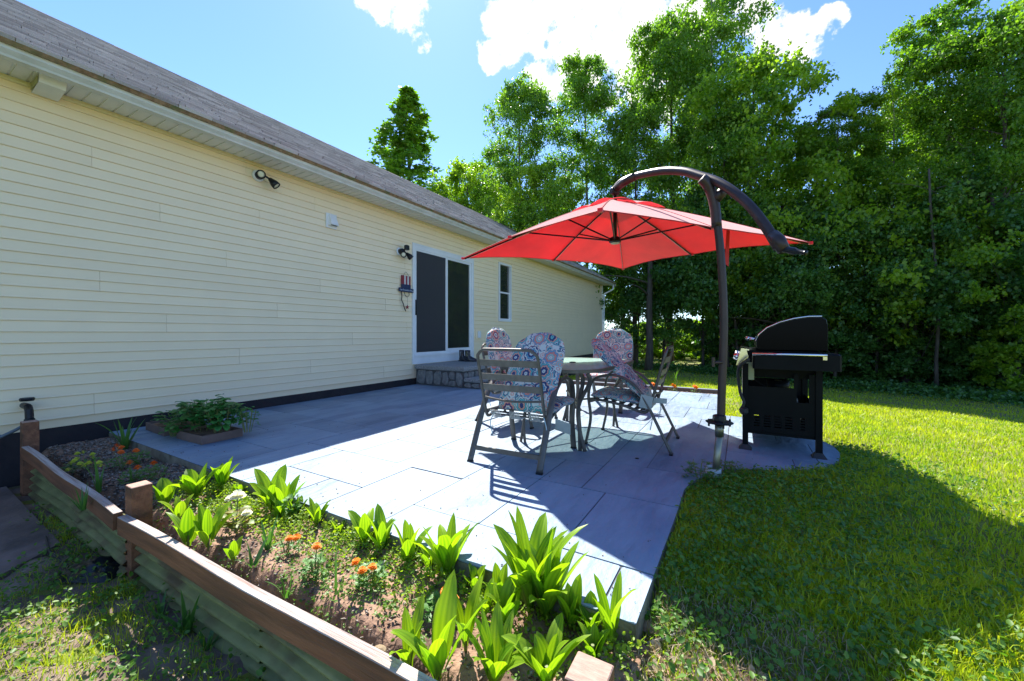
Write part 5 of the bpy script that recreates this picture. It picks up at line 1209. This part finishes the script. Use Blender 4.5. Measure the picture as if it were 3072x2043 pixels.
boom = smoothpath([onb(1848, 560), onb(1868, 543), onb(1908, 528), onb(1984, 513), onb(2050, 514), onb(2100, 528), onb(2150, 545), onb(2200, 575), onb(2252, 621), onb(2301, 685), onb(2335, 742)], 5)
up_(MB().tube(boom, .026, 10, side=bn_, h=.032).build('arm', M['pole'], None, True))
for (p1, p2) in [((1840, 572), (1908, 528)), ((2318, 705), (2352, 752))]:
    a_, b_ = onb(*p1), onb(*p2); up_(MB().tube([a_, a_.lerp(b_, .5) + Vector((0, 0, .015)), b_], [.036, .038, .034], 10).build('arm_cap', M['pole'], None, True))
up_(MB().tube([onb(1845, 566), Vector((apex.x, apex.y, apex.z + .05))], [.034, .026], 12).build('canopy_joint', M['pole'], None, True))
jc = onb(1845, 574); up_(MB().lathe([(.028, -.045), (.034, -.04), (.034, .04), (.028, .045)], jc, 14, bn_).build('joint_knob', M['black']))
hd = [onb(2345, 745), onb(2375, 752), onb(2405, 757), onb(2418, 759)]
up_(MB().tube(smoothpath(hd, 3), [.02] * 5 + [.013] * 4 + [.017], 8).build('arm_handle', M['black'], None, True))
pole_px = [(2163, 1262), (2165, 1180), (2170, 1050), (2171, 940), (2166, 820), (2158, 720), (2148, 640), (2138, 590), (2120, 560)]
dpole = (PB - EYEP).dot(FW)
ppts = [dp(px, py, dpole + .02) for px, py in pole_px]
up_(MB().tube(smoothpath(ppts, 5), .0285, 8).build('pole', M['pole'], None, True))
# Y-shaped head joining pole and arm
yh = [dp(2150, 680, dpole + .02), dp(2143, 610, dpole + .02), dp(2125, 556, dpole + .02), dp(2105, 535, dpole + .02)]
up_(MB().tube(smoothpath(yh, 4), [.031] * 4 + [.034] * 4 + [.042] * 4 + [.036], 10, side=bn_, h=.036).build('head_bracket', M['pole'], None, True))
up_(MB().tube([dp(2148, 600, dpole), dp(2178, 562, dpole)], [.03, .04], 10).build('head_bracket', M['pole'], None, True))
fz = (dp(2155, 1266, dpole)).z; pc = Vector((dp(2158, 1266, dpole).x, dp(2158, 1266, dpole).y, 0))
up_(MB().lathe([(.085, fz - .008), (.09, fz), (.085, fz + .006), (.045, fz + .012), (.042, fz + .045), (.034, fz + .05)], pc, 8).build('flange', M['black']))
for k_ in range(4): a = k_ * PI / 2 + .4; up_(MB().lathe([(.007, fz - .03), (.007, fz + .02), (.004, fz + .022)], pc + Vector((math.cos(a) * .07, math.sin(a) * .07, 0)), 6).build('bolt', M['black']))
g0 = gp(2140, 1434, -.04)
up_(MB().tube([(g0.x, g0.y, -.15), (pc.x, pc.y, fz - .08)], .0235, 14).build('ground_pipe', M['steel'], None, True)); up_(MB().tube([(pc.x, pc.y, fz - .10), (pc.x, pc.y, fz - .009)], .029, 14).build('pipe_collar', M['steel'], None, True))
kn = dp(2146, 1087, dpole); up_(MB().tube([kn + RT * .045, kn - RT * .005], .012, 8).build('crank_knob', M['pole'])); up_(MB().tube([kn + Vector((0, 0, -.03)) - RT * .015, kn + Vector((0, 0, .035)) - RT * .015], .011, 8).build('crank_knob', M['pole']))
s0 = dp(2180, 690, dpole + .9); st2 = MB().add([s0, s0 + RT * .03, s0 + RT * .018 + Vector((0, 0, -.34)), s0 - RT * .02 + Vector((0, 0, -.31))] + [q + FW * .003 for q in (s0, s0 + RT * .03, s0 + RT * .018 + Vector((0, 0, -.34)), s0 - RT * .02 + Vector((0, 0, -.31)))], [(0, 1, 2, 3), (7, 6, 5, 4), (0, 4, 5, 1), (1, 5, 6, 2), (2, 6, 7, 3), (3, 7, 4, 0)])
up_(st2.build('tie_strap', M['redstrap']))
pvc = MB(); pr = [(.052, -.14), (.052, -.02), (.045, -.02), (.045, -.14)]
pvc.lathe([(.052, 0), (.052, .09), (.044, .09), (.044, .02)], (0, 0, 0), 20); o = pvc.build('pipe_sleeve', M['pvc'], None, True); o.location = (g0.x, g0.y, -.055); tag(o, 'short white plastic sleeve round the foot of the umbrella pipe', 'pipe')

# ------------------------------------------------------------------ grill
GX, GY = .03, 3.98
gr = thing('gas_grill', 'black gas grill on a cart with chrome handle, standing on the rounded patio end', 'grill', (GX, GY, 0), .0)
GW, GD = .52, .80    # x: front (0) to back, y: near side to far side
for (x_, y_) in [(.01, 0), (GW, 0)]:
    MB().box(x_ - .022, x_ + .022, y_ - .02, y_ + .02, .035, .74).build('leg', M['grillpaint'], gr)
    MB().add([(x_ - .05, y_ - .05, 0), (x_ + .05, y_ - .05, 0), (x_ + .05, y_ + .05, 0), (x_ - .05, y_ + .05, 0), (x_ - .024, y_ - .022, .04), (x_ + .024, y_ - .022, .04), (x_ + .024, y_ + .022, .04), (x_ - .024, y_ + .022, .04)], [(0, 3, 2, 1), (4, 5, 6, 7), (0, 1, 5, 4), (1, 2, 6, 5), (2, 3, 7, 6), (3, 0, 4, 7)]).build('foot', M['rubber'], gr)
for (x_, y_) in [(.01, GD), (GW, GD)]: MB().box(x_ - .022, x_ + .022, y_ - .02, y_ + .02, .10, .74).build('leg', M['grillpaint'], gr)
# near side panel with slots and a notch
def slotted(y_, nm):
    m = MB(); z0, z1 = .16, .545; xa, xb = .032, GW - .022
    cols = [(.075, .115), (.145, .195), (.22, .27), (.295, .345), (.40, .43)]; rows = [(.205 + .022 * i, .205 + .022 * i + .010) for i in range(5)]
    m.box(xa, xb, y_ - .004, y_ + .004, z0, rows[0][0])
    zt = .43
    m.box(xa, xb, y_ - .004, y_ + .004, rows[-1][1], zt); m.box(xa, .375, y_ - .004, y_ + .004, zt, z1); m.box(.455, xb, y_ - .004, y_ + .004, zt, .66); m.box(.355, .385, y_ - .0045, y_ + .0045, z1, .66)
    for i in range(4): m.box(xa, xb, y_ - .004, y_ + .004, rows[i][1], rows[i + 1][0])
    for (za, zb) in rows:
        e = [xa] + [q for c_ in cols for q in c_] + [xb]
        for i in range(0, len(e), 2): m.box(e[i], e[i + 1], y_ - .004, y_ + .004, za, zb)
    return m.build(nm, M['grillpaint'], gr)
slotted(0, 'side_panel'); slotted(GD, 'side_panel')
MB().box(.0, GW, .01, GD - .01, .135, .155).build('bottom_shelf', M['grillpaint'], gr)
MB().box(-.012, -.002, .03, GD - .03, .16, .64).build('front_door', pm('grey_steel', (.4, .4, .4), (.45, .45, .45), 4, .35, metal=.7), gr)
MB().box(GW - .004, GW + .0, .02, GD - .02, .16, .40).build('back_panel', M['grillpaint'], gr)
# firebox
MB().add([(.08, .05, .62), (GW - .04, .05, .62), (GW - .04, GD - .05, .62), (.08, GD - .05, .62), (.02, .03, .85), (GW + .03, .03, .85), (GW + .03, GD - .03, .85), (.02, GD - .03, .85)], [(0, 3, 2, 1), (4, 5, 6, 7), (0, 1, 5, 4), (1, 2, 6, 5), (2, 3, 7, 6), (3, 0, 4, 7)]).build('firebox', M['grillpaint'], gr)
prof = [(.095, .86), (.09, .93), (.11, .985), (.17, 1.045), (.26, 1.09), (.36, 1.12), (.46, 1.135), (.545, 1.135), (.575, 1.115), (.585, 1.06), (.585, .86)]
m = MB(); n_ = len(prof); ys_ = [.025, .04, GD - .04, GD - .025]; v_ = []
for j, y_ in enumerate(ys_):
    s_ = .975 if j in (0, 3) else 1
    v_ += [(.34 + (p_[0] - .34) * s_, y_, .86 + (p_[1] - .86) * s_) for p_ in prof]
m.add(v_, [(j * n_ + i, j * n_ + (i + 1) % n_, (j + 1) * n_ + (i + 1) % n_, (j + 1) * n_ + i) for j in range(3) for i in range(n_)] + [tuple(range(n_)), tuple(reversed(range(3 * n_, 4 * n_)))])
lid = autosmooth(m.build('lid', M['enamel'], gr), 30)
MB().tube([(.03, .06, .955), (.03, GD - .06, .955)], .016, 12).build('lid_handle', M['chrome'], lid, True)
for y_ in (.08, GD - .08): MB().tube([(.03, y_, .955), (.10, y_, .945)], .011, 8).build('handle_bracket', M['chrome'], lid, True)
pr2 = [(p_[0], p_[1]) for p_ in prof[1:8]]; MB().tube([(q[0], .045, q[1] + .004) for q in pr2], .006, 6).build('lid_edge_bead', M['chrome'], lid, True)
# control panel and knobs on the front
MB().add([(-.06, .04, .72), (.02, .04, .70), (.04, .04, .86), (-.02, .04, .87), (-.06, GD - .04, .72), (.02, GD - .04, .70), (.04, GD - .04, .86), (-.02, GD - .04, .87)], [(0, 1, 2, 3), (7, 6, 5, 4), (0, 4, 5, 1), (1, 5, 6, 2), (2, 6, 7, 3), (3, 7, 4, 0)]).build('control_panel', M['chrome'], gr)
for i in range(4): MB().lathe([(.03, 0), (.032, .01), (.024, .035), (.0, .037)], (-.045, .12 + i * .18, .79), 16, (-1, 0, .25)).build('knob', M['chrome'], gr, True)
# side shelf (edge towards us) with towel bar
sh_ = MB().bbox(.06, .62, -.26, .0, .715, .845, .012).build('side_shelf', M['grillpaint'], gr)
MB().tube([(.055, -.285, .835), (.53, -.285, .835)], .010, 10).build('towel_bar', M['chrome'], sh_, True); MB().box(.505, .53, -.285, -.262, .80, .835).build('bar_bracket', M['chrome'], sh_)
MB().bbox(.02, .60, GD, GD + .26, .715, .845, .012).build('side_shelf', M['grillpaint'], gr)
MB().box(.01, .075, -.012, -.004, .60, .75).build('shelf_bracket', pm('pale_green_bracket', (.35, .38, .2), None), gr)
MB().tube(smoothpath([(.03, -.27, .79), (-.04, -.15, .70), (-.03, -.05, .5), (.0, -.03, .40), (-.03, -.03, .33)], 6), .013, 8).build('gas_hose', M['rubber'], gr, True)
MB().lathe([(.02, 0), (.035, .02), (.035, .05), (.02, .06)], (-.0, -.03, .30), 12).build('hose_clip', M['rubber'], gr)
for x_ in (.02, GW - .01):
    w_ = MB().lathe([(.05, -.022), (.085, -.02), (.088, 0), (.085, .02), (.05, .022)], (x_, GD + .03, .088), 20, (1, 0, 0)).build('wheel', M['rubber'], gr, True); MB().lathe([(.0, -.026), (.03, -.024), (.03, .024), (.0, .026)], (x_, GD + .03, .088), 12, (1, 0, 0)).build('wheel_cap', M['grillpaint'], w_)
tk = thing('propane_tank', 'dark propane tank inside the grill cart', 'tank', (GX + .27, GY + .35, .157))
MB().lathe([(.10, 0), (.14, .03), (.15, .08), (.15, .24), (.13, .30), (.04, .33)], (0, 0, 0), 20).build('tank_body', pm('tank_grey', (.05, .05, .05), None, rough=.4), tk, True)
MB().lathe([(.085, .31), (.09, .42), (.082, .42), (.08, .31)], (0, 0, 0), 16).build('collar', M['grillpaint'], tk, True); MB().lathe([(.02, .33), (.02, .39), (.03, .40), (.03, .415)], (0, 0, 0), 10).build('valve', M['steel'], tk)
MB().tube([(.05, .03, .62), (.18, .1, .52)], .007, 6).build('brace', M['grillpaint'], gr)

# ------------------------------------------------------------------ trees
def crown_mesh(name, seed, H_, R_, n_leaf, shape, lsize, mat, droop=0.0, ncl=110, lo=.0):
    """crown between z=0 and z=H_, leaf clumps hung on a branch volume"""
    g = np.random.default_rng(seed)
    cz = g.uniform(0, 1, ncl) ** .9; 
    if shape == 'cone': rad = R_ * (1 - cz) ** .95 * (.5 + .5 * np.minimum(1, cz / .06)) + .12
    elif shape == 'oval': rad = R_ * np.sqrt(np.clip(1 - ((cz - .45) / .56) ** 2, .02, 1))
    else: rad = R_ * np.clip(np.sqrt(np.clip(1 - ((cz - .35) / .66) ** 2, .02, 1)), .1, 1)
    a = g.uniform(0, 2 * PI, ncl); rr_ = rad * np.sqrt(g.uniform(.05, 1.0, ncl)) * (1 + .18 * np.sin(a * 3 + seed) + .12 * np.sin(cz * 14 + a * 2))
    C_ = np.stack([np.cos(a) * rr_, np.sin(a) * rr_, cz * H_ + lo], 1)
    per = np.maximum(8, (g.uniform(.4, 1.6, ncl) * n_leaf / ncl).astype(int)); idx = np.repeat(np.arange(ncl), per); n_ = len(idx)
    csz = ((.225 if shape != 'cone' else .15) * R_ * g.uniform(.55, 1.25, ncl) * np.clip(rad / R_ + .3, .45, 1))
    d = g.normal(0, 1, (n_, 3)); d /= np.linalg.norm(d, axis=1)[:, None]; q = g.uniform(0, 1, n_) ** (1 / 2.2)
    # sprays: leaves gather along outward twigs
    P_ = C_[idx] + d * (csz[idx] * q)[:, None] * np.array([1.15, 1.15, .62]); tw = g.integers(0, 9, n_)
    twd = g.normal(0, 1, (ncl * 9, 3)) * np.array([1, 1, .6]); twd /= np.linalg.norm(twd, axis=1)[:, None]; ti = idx * 9 + tw; s_ = g.uniform(.1, 1.25, n_)
    P2 = C_[idx] + twd[ti] * (csz[idx] * s_)[:, None] + g.normal(0, .07, (n_, 3)) * csz[idx][:, None] * 1.4
    m_ = g.random(n_) < .62; P_[m_] = P2[m_]
    nrm = g.normal(0, .75, (n_, 3)) + np.array([0, 0, .75]); nrm /= np.linalg.norm(nrm, axis=1)[:, None]
    t_ = g.normal(0, 1, (n_, 3)) - np.array([0, 0, droop]); t_ -= nrm * (t_ * nrm).sum(1)[:, None]; t_ /= np.linalg.norm(t_, axis=1)[:, None]; b_ = np.cross(nrm, t_)
    sz = (lsize * g.uniform(.6, 1.25, n_))[:, None]
    V_ = np.stack([P_, P_ + t_ * sz * .5 + b_ * sz * .36, P_ + t_ * sz, P_ + t_ * sz * .5 - b_ * sz * .36], 1).reshape(-1, 3)
    cv = g.uniform(0, 1, ncl); vv_ = np.clip(cv[idx] * .55 + g.uniform(0, .45, n_), 0, 1)
    o = npmesh(name, V_, 4, mat, np.repeat(vv_, 4)); return o, C_
def trunk_mesh(H_, r0, C_, lo, mat, seed, nb=22):
    g = random.Random(seed); m = MB(); pts_ = []; x = y = 0
    for i in range(9): pts_.append((x, y, -.3 + (H_ + .3) * i / 8)); x += g.uniform(-.12, .12) * H_ / 12; y += g.uniform(-.12, .12) * H_ / 12
    m.tube(pts_, [r0 * (1.35 if i == 0 else 1) * (1 - .88 * i / 8) for i in range(9)], 8)
    idx = list(range(len(C_))); g.shuffle(idx)
    for i in idx[:nb]:
        c_ = Vector(C_[i]); zs = max(lo * .7, c_.z - g.uniform(.6, 2.0)); zs = min(zs, H_ * .9); t_ = (zs + .3) / (H_ + .3) * 8; k_ = int(min(7, max(0, t_))); p0 = Vector(pts_[k_]).lerp(Vector(pts_[k_ + 1]), t_ - k_)
        mid_ = p0.lerp(c_, .5) + Vector((g.uniform(-.15, .15), g.uniform(-.15, .15), .15)); rb_ = r0 * (1 - .85 * zs / H_) * .38
        m.tube(smoothpath([p0, mid_, c_], 3), [rb_ * (1 - .8 * j / 6) for j in range(7)], 5)
    return m.build('trunk', mat, None, True)
ARCH = {}
def arch(key, seed, H_, R_, n_leaf, shape, lsize, leafmat, barkmat, lo, r0, droop=0, ncl=110):
    c_, C_ = crown_mesh('crown', seed, H_, R_, n_leaf, shape, lsize, M[leafmat], droop, ncl, lo); t_ = trunk_mesh(H_ + lo * .96, r0, C_, lo, M[barkmat], seed)
    ARCH[key] = (t_.data, c_.data, H_ + lo, R_); bpy.data.objects.remove(t_); bpy.data.objects.remove(c_)
arch('maple', 11, 8.4, 3.1, 46000, 'oval', .145, 'leafB', 'bark', 2.4, .16, .8, 150)
arch('oak', 12, 10.0, 3.0, 50000, 'oval', .13, 'leafA', 'bark', 2.8, .17, .2, 170)
arch('aspen', 13, 11.5, 2.8, 54000, 'tall', .12, 'leafA', 'barkpale', 2.6, .13, .5, 190)
arch('birch', 17, 11.5, 2.7, 32000, 'tall', .115, 'leafB', 'barkpale', 2.0, .10, .6, 150)
arch('poplar', 14, 13.0, 2.9, 24000, 'cone', .14, 'leafA', 'bark', 1.0, .15, .3, 260)
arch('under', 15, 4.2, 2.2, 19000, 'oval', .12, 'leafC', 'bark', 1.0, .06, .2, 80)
arch('under2', 18, 3.8, 2.4, 14000, 'oval', .12, 'leafB', 'bark', 1.2, .05, .2, 70)
arch('shrub', 16, 1.5, 1.0, 9000, 'oval', .09, 'leafB', 'bark', .05, .02, .1, 40)
def tree(key, px, d, topy, label, rz, wide=1.0, name='deciduous_tree', group='trees along the far side of the lawn', cat='tree', gr_=True):
    b_ = EYEP + (FW + RT * ((px - CX) / FPX)) * d; zg = float(gz(b_.x, b_.y)); wide *= .8; H_ = EYE + (CY - topy) / FPX * d - zg
    td, cd, h0, r0 = ARCH[key]; s_ = H_ / h0
    t_ = thing(name, label, cat, (b_.x, b_.y, zg), rz, group if gr_ else None); t_.scale = (s_ * wide, s_ * wide, s_)
    for nm, me in (('trunk', td), ('crown', cd)): o = bpy.data.objects.new(nm, me); COL.objects.link(o); o.parent = t_
    return t_
tree('poplar', 1228, 30, 275, 'pyramid-shaped dark green tree standing alone behind the roof', .3, 2.1)
tree('maple', 1410, 27, 500, 'low light green tree just right of the pyramid tree behind the roof', 1.2, 1.15)
tree('birch', 1345, 33, 545, 'small pale tree behind the roof between pyramid tree and light green one', 2.2, 1.0)
tree('oak', 1560, 22, 235, 'dark tree with a ragged fan-shaped top above the roof end', 2.1, .85)
tree('maple', 1640, 19, 500, 'bright round-topped tree above the left half of the parasol', .7, 1.0)
tree('aspen', 1755, 24, 185, 'airy tree whose top stands against the big cloud', 4.0, 1.0)
tree('oak', 1905, 20, 330, 'dense tree behind the parasol top, left of the tallest tree', 5.0, .95)
tree('aspen', 2130, 21, -90, 'tallest tree in the middle, its top cut by the upper photo edge', 1.0, .95)
tree('oak', 2010, 21, 60, 'tall tree on the left flank of the tallest tree', 3.0, .9)
tree('maple', 2255, 16.5, 190, 'bright yellow-green maple in front of the tallest tree', 2.6, 1.0)
tree('oak', 2180, 17, 330, 'dark leafy tree above the parasol arm', .2, 1.0)
tree('aspen', 2530, 15.5, 300, 'lower dark tree in the dip between maple and right-hand trees', 5.2, 1.0)
tree('birch', 2680, 14.5, 230, 'slender tree on the left flank of the big right-hand tree', 1.9, .9)
tree('aspen', 2830, 14, 25, 'big right-hand tree with small glittering leaves', 2.8, 1.05)
tree('oak', 3010, 12.5, 60, 'broad tree at the right edge of the photo', 4.4, .95)
tree('birch', 3170, 13, -120, 'tall tree partly cut off by the right photo edge', .9, 1.0)
tree('maple', 2440, 17.5, 420, 'tree further back in the dip above the grill', 3.6, 1.1)
tree('oak', 2700, 17, 300, 'back row tree seen through the right-hand trees', .5, .9)
tree('maple', 2960, 15.5, 250, 'back row tree at the far right', 1.5, 1.0)
tree('birch', 1470, 25, 470, 'pale airy tree between the low light green tree and the fan-topped one', 3.1, 1.1)
tree('maple', 1500, 31, 560, 'low tree far behind the roof end', 4.2, 1.2)
tree('oak', 1300, 40, 620, 'distant low tree behind the roof ridge', 1.1, 1.3)
# understorey
us = [(1910, 19.5, 720, 'under'), (1985, 19.5, 640, 'under'), (2110, 18, 600, 'under'), (2220, 16.5, 600, 'under'), (2350, 15.5, 640, 'under'), (2500, 14.6, 650, 'under'), (2630, 14, 560, 'under2'), (2760, 13.2, 640, 'under'), (2890, 12.6, 560, 'under'), (3030, 11.8, 640, 'under2'), (3150, 11.5, 600, 'under')]
ORD = ['first', 'second', 'third', 'fourth', 'fifth', 'sixth', 'seventh', 'eighth', 'ninth', 'tenth', 'eleventh', 'twelfth', 'thirteenth', 'fourteenth', 'fifteenth', 'sixteenth', 'seventeenth', 'eighteenth', 'nineteenth', 'twentieth', 'twenty-first', 'twenty-second', 'twenty-third', 'twenty-fourth', 'twenty-fifth', 'twenty-sixth', 'twenty-seventh', 'twenty-eighth']
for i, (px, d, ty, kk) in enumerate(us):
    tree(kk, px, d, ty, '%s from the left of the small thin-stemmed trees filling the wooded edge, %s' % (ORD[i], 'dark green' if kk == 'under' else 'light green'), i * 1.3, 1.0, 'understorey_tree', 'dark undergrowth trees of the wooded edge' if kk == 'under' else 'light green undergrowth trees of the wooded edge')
shr = [(1880, 25), (1935, 27), (1990, 25), (2050, 26), (2110, 25), (2010, 30), (1900, 31), (2090, 30), (2290, 22), (2370, 20), (2450, 21), (2540, 20), (2600, 19), (2680, 20), (2740, 22), (2620, 24), (2870, 19), (2950, 20), (3030, 18), (3090, 14), (2990, 15), (2480, 24), (2200, 25), (2160, 20), (2700, 15), (3060, 11.3)]
for i, (px, d) in enumerate(sorted(shr)):
    tree('shrub', px, d, 1000 - (random.uniform(.2, .9)) / d * FPX * (1 if d < 26 else 1.2), '%s from the left of the light green bushes seen between the trunks' % ORD[i], i * 2.1, random.uniform(1.1, 1.6), 'bush', 'bushes at the foot of the wooded edge', 'bush')
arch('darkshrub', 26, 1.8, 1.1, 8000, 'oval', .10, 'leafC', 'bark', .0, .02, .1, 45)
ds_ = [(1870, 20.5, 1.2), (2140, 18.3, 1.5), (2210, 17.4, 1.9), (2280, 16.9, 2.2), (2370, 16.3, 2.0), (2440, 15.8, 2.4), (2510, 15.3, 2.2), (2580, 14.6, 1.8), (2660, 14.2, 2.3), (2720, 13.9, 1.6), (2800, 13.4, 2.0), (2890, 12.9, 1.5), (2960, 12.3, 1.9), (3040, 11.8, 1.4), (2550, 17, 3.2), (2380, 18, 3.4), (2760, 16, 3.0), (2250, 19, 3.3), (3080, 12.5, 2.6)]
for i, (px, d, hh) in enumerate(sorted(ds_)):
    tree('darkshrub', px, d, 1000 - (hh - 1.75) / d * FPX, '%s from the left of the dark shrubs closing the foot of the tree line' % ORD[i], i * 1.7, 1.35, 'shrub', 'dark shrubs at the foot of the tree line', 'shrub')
# a few bare trunks seen below the canopy
for i, (px, d, r_, lb) in enumerate([(1945, 17.8, .17, 'thick dark trunk below the crowns, right of the house corner'), (2345, 15.5, .15, 'dark trunk right behind the grill lid'), (2715, 13.6, .11, 'slim dark trunk left of the paired trunks'), (2915, 13, .13, 'left one of the paired trunks near the right edge'), (2965, 12.6, .14, 'right one of the paired trunks near the right edge'), (1862, 21, .13, 'dark trunk close to the house downspout'), (2600, 14.5, .06, 'thin sapling stem between grill and right-hand trees'), (2810, 12.4, .05, 'thin pale sapling stem in the right-hand undergrowth')]):
    b_ = EYEP + (FW + RT * ((px - CX) / FPX)) * d; zg = float(gz(b_.x, b_.y)); t_ = thing('bare_trunk', lb, 'tree trunk', (b_.x, b_.y, zg), 0, 'bare trunks of the wooded edge')
    g = random.Random(i); P_ = [(0, 0, -.2)]; 
    for k_ in range(1, 8): P_.append((P_[-1][0] + g.uniform(-.08, .08), P_[-1][1] + g.uniform(-.08, .08), k_ * 1.0))
    MB().tube(P_, [r_ * (1.3 if k_ == 0 else 1) * (1 - .07 * k_) for k_ in range(8)], 8).build('trunk', M['bark'], t_, True); m = MB()
    for k_ in range(5):
        z = g.uniform(2, 6.5); a = g.uniform(0, 6.28); L_ = g.uniform(1, 2.2); m.tube(smoothpath([(0, 0, z), (math.cos(a) * L_ * .5, math.sin(a) * L_ * .5, z + .25), (math.cos(a) * L_, math.sin(a) * L_, z + .3)], 3), [r_ * .3 * (1 - .12 * j) for j in range(7)], 5)
    m.build('branches', M['bark'], t_)['kind'] = 'stuff'
# woodland floor litter
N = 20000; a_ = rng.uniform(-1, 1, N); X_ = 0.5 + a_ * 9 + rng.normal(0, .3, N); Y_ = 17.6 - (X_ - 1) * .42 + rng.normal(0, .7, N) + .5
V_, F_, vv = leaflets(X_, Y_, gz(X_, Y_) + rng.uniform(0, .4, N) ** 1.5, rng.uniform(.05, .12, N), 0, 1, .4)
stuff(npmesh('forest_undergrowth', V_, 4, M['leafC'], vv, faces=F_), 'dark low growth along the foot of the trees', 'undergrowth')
# glimpses beyond the trees: pale house, parked van
fh = thing('distant_house', 'pale house glimpsed through the trees at the right', 'house', (17, 30, -.9), -.5)
MB().box(-5, 5, -3, 3, 0, 2.9).build('wall', M['white'], fh); MB().extr([(-5.4, 2.85), (5.4, 2.85), (0, 4.9)], 'y', -3.4, 3.4).build('roof', M['shingle'], fh)
for x_ in (-3, 0, 3): MB().box(x_ - .5, x_ + .5, -3.03, -3.001, 1, 2.2).build('window', M['glassbl'], fh)
S.render.film_transparent = False
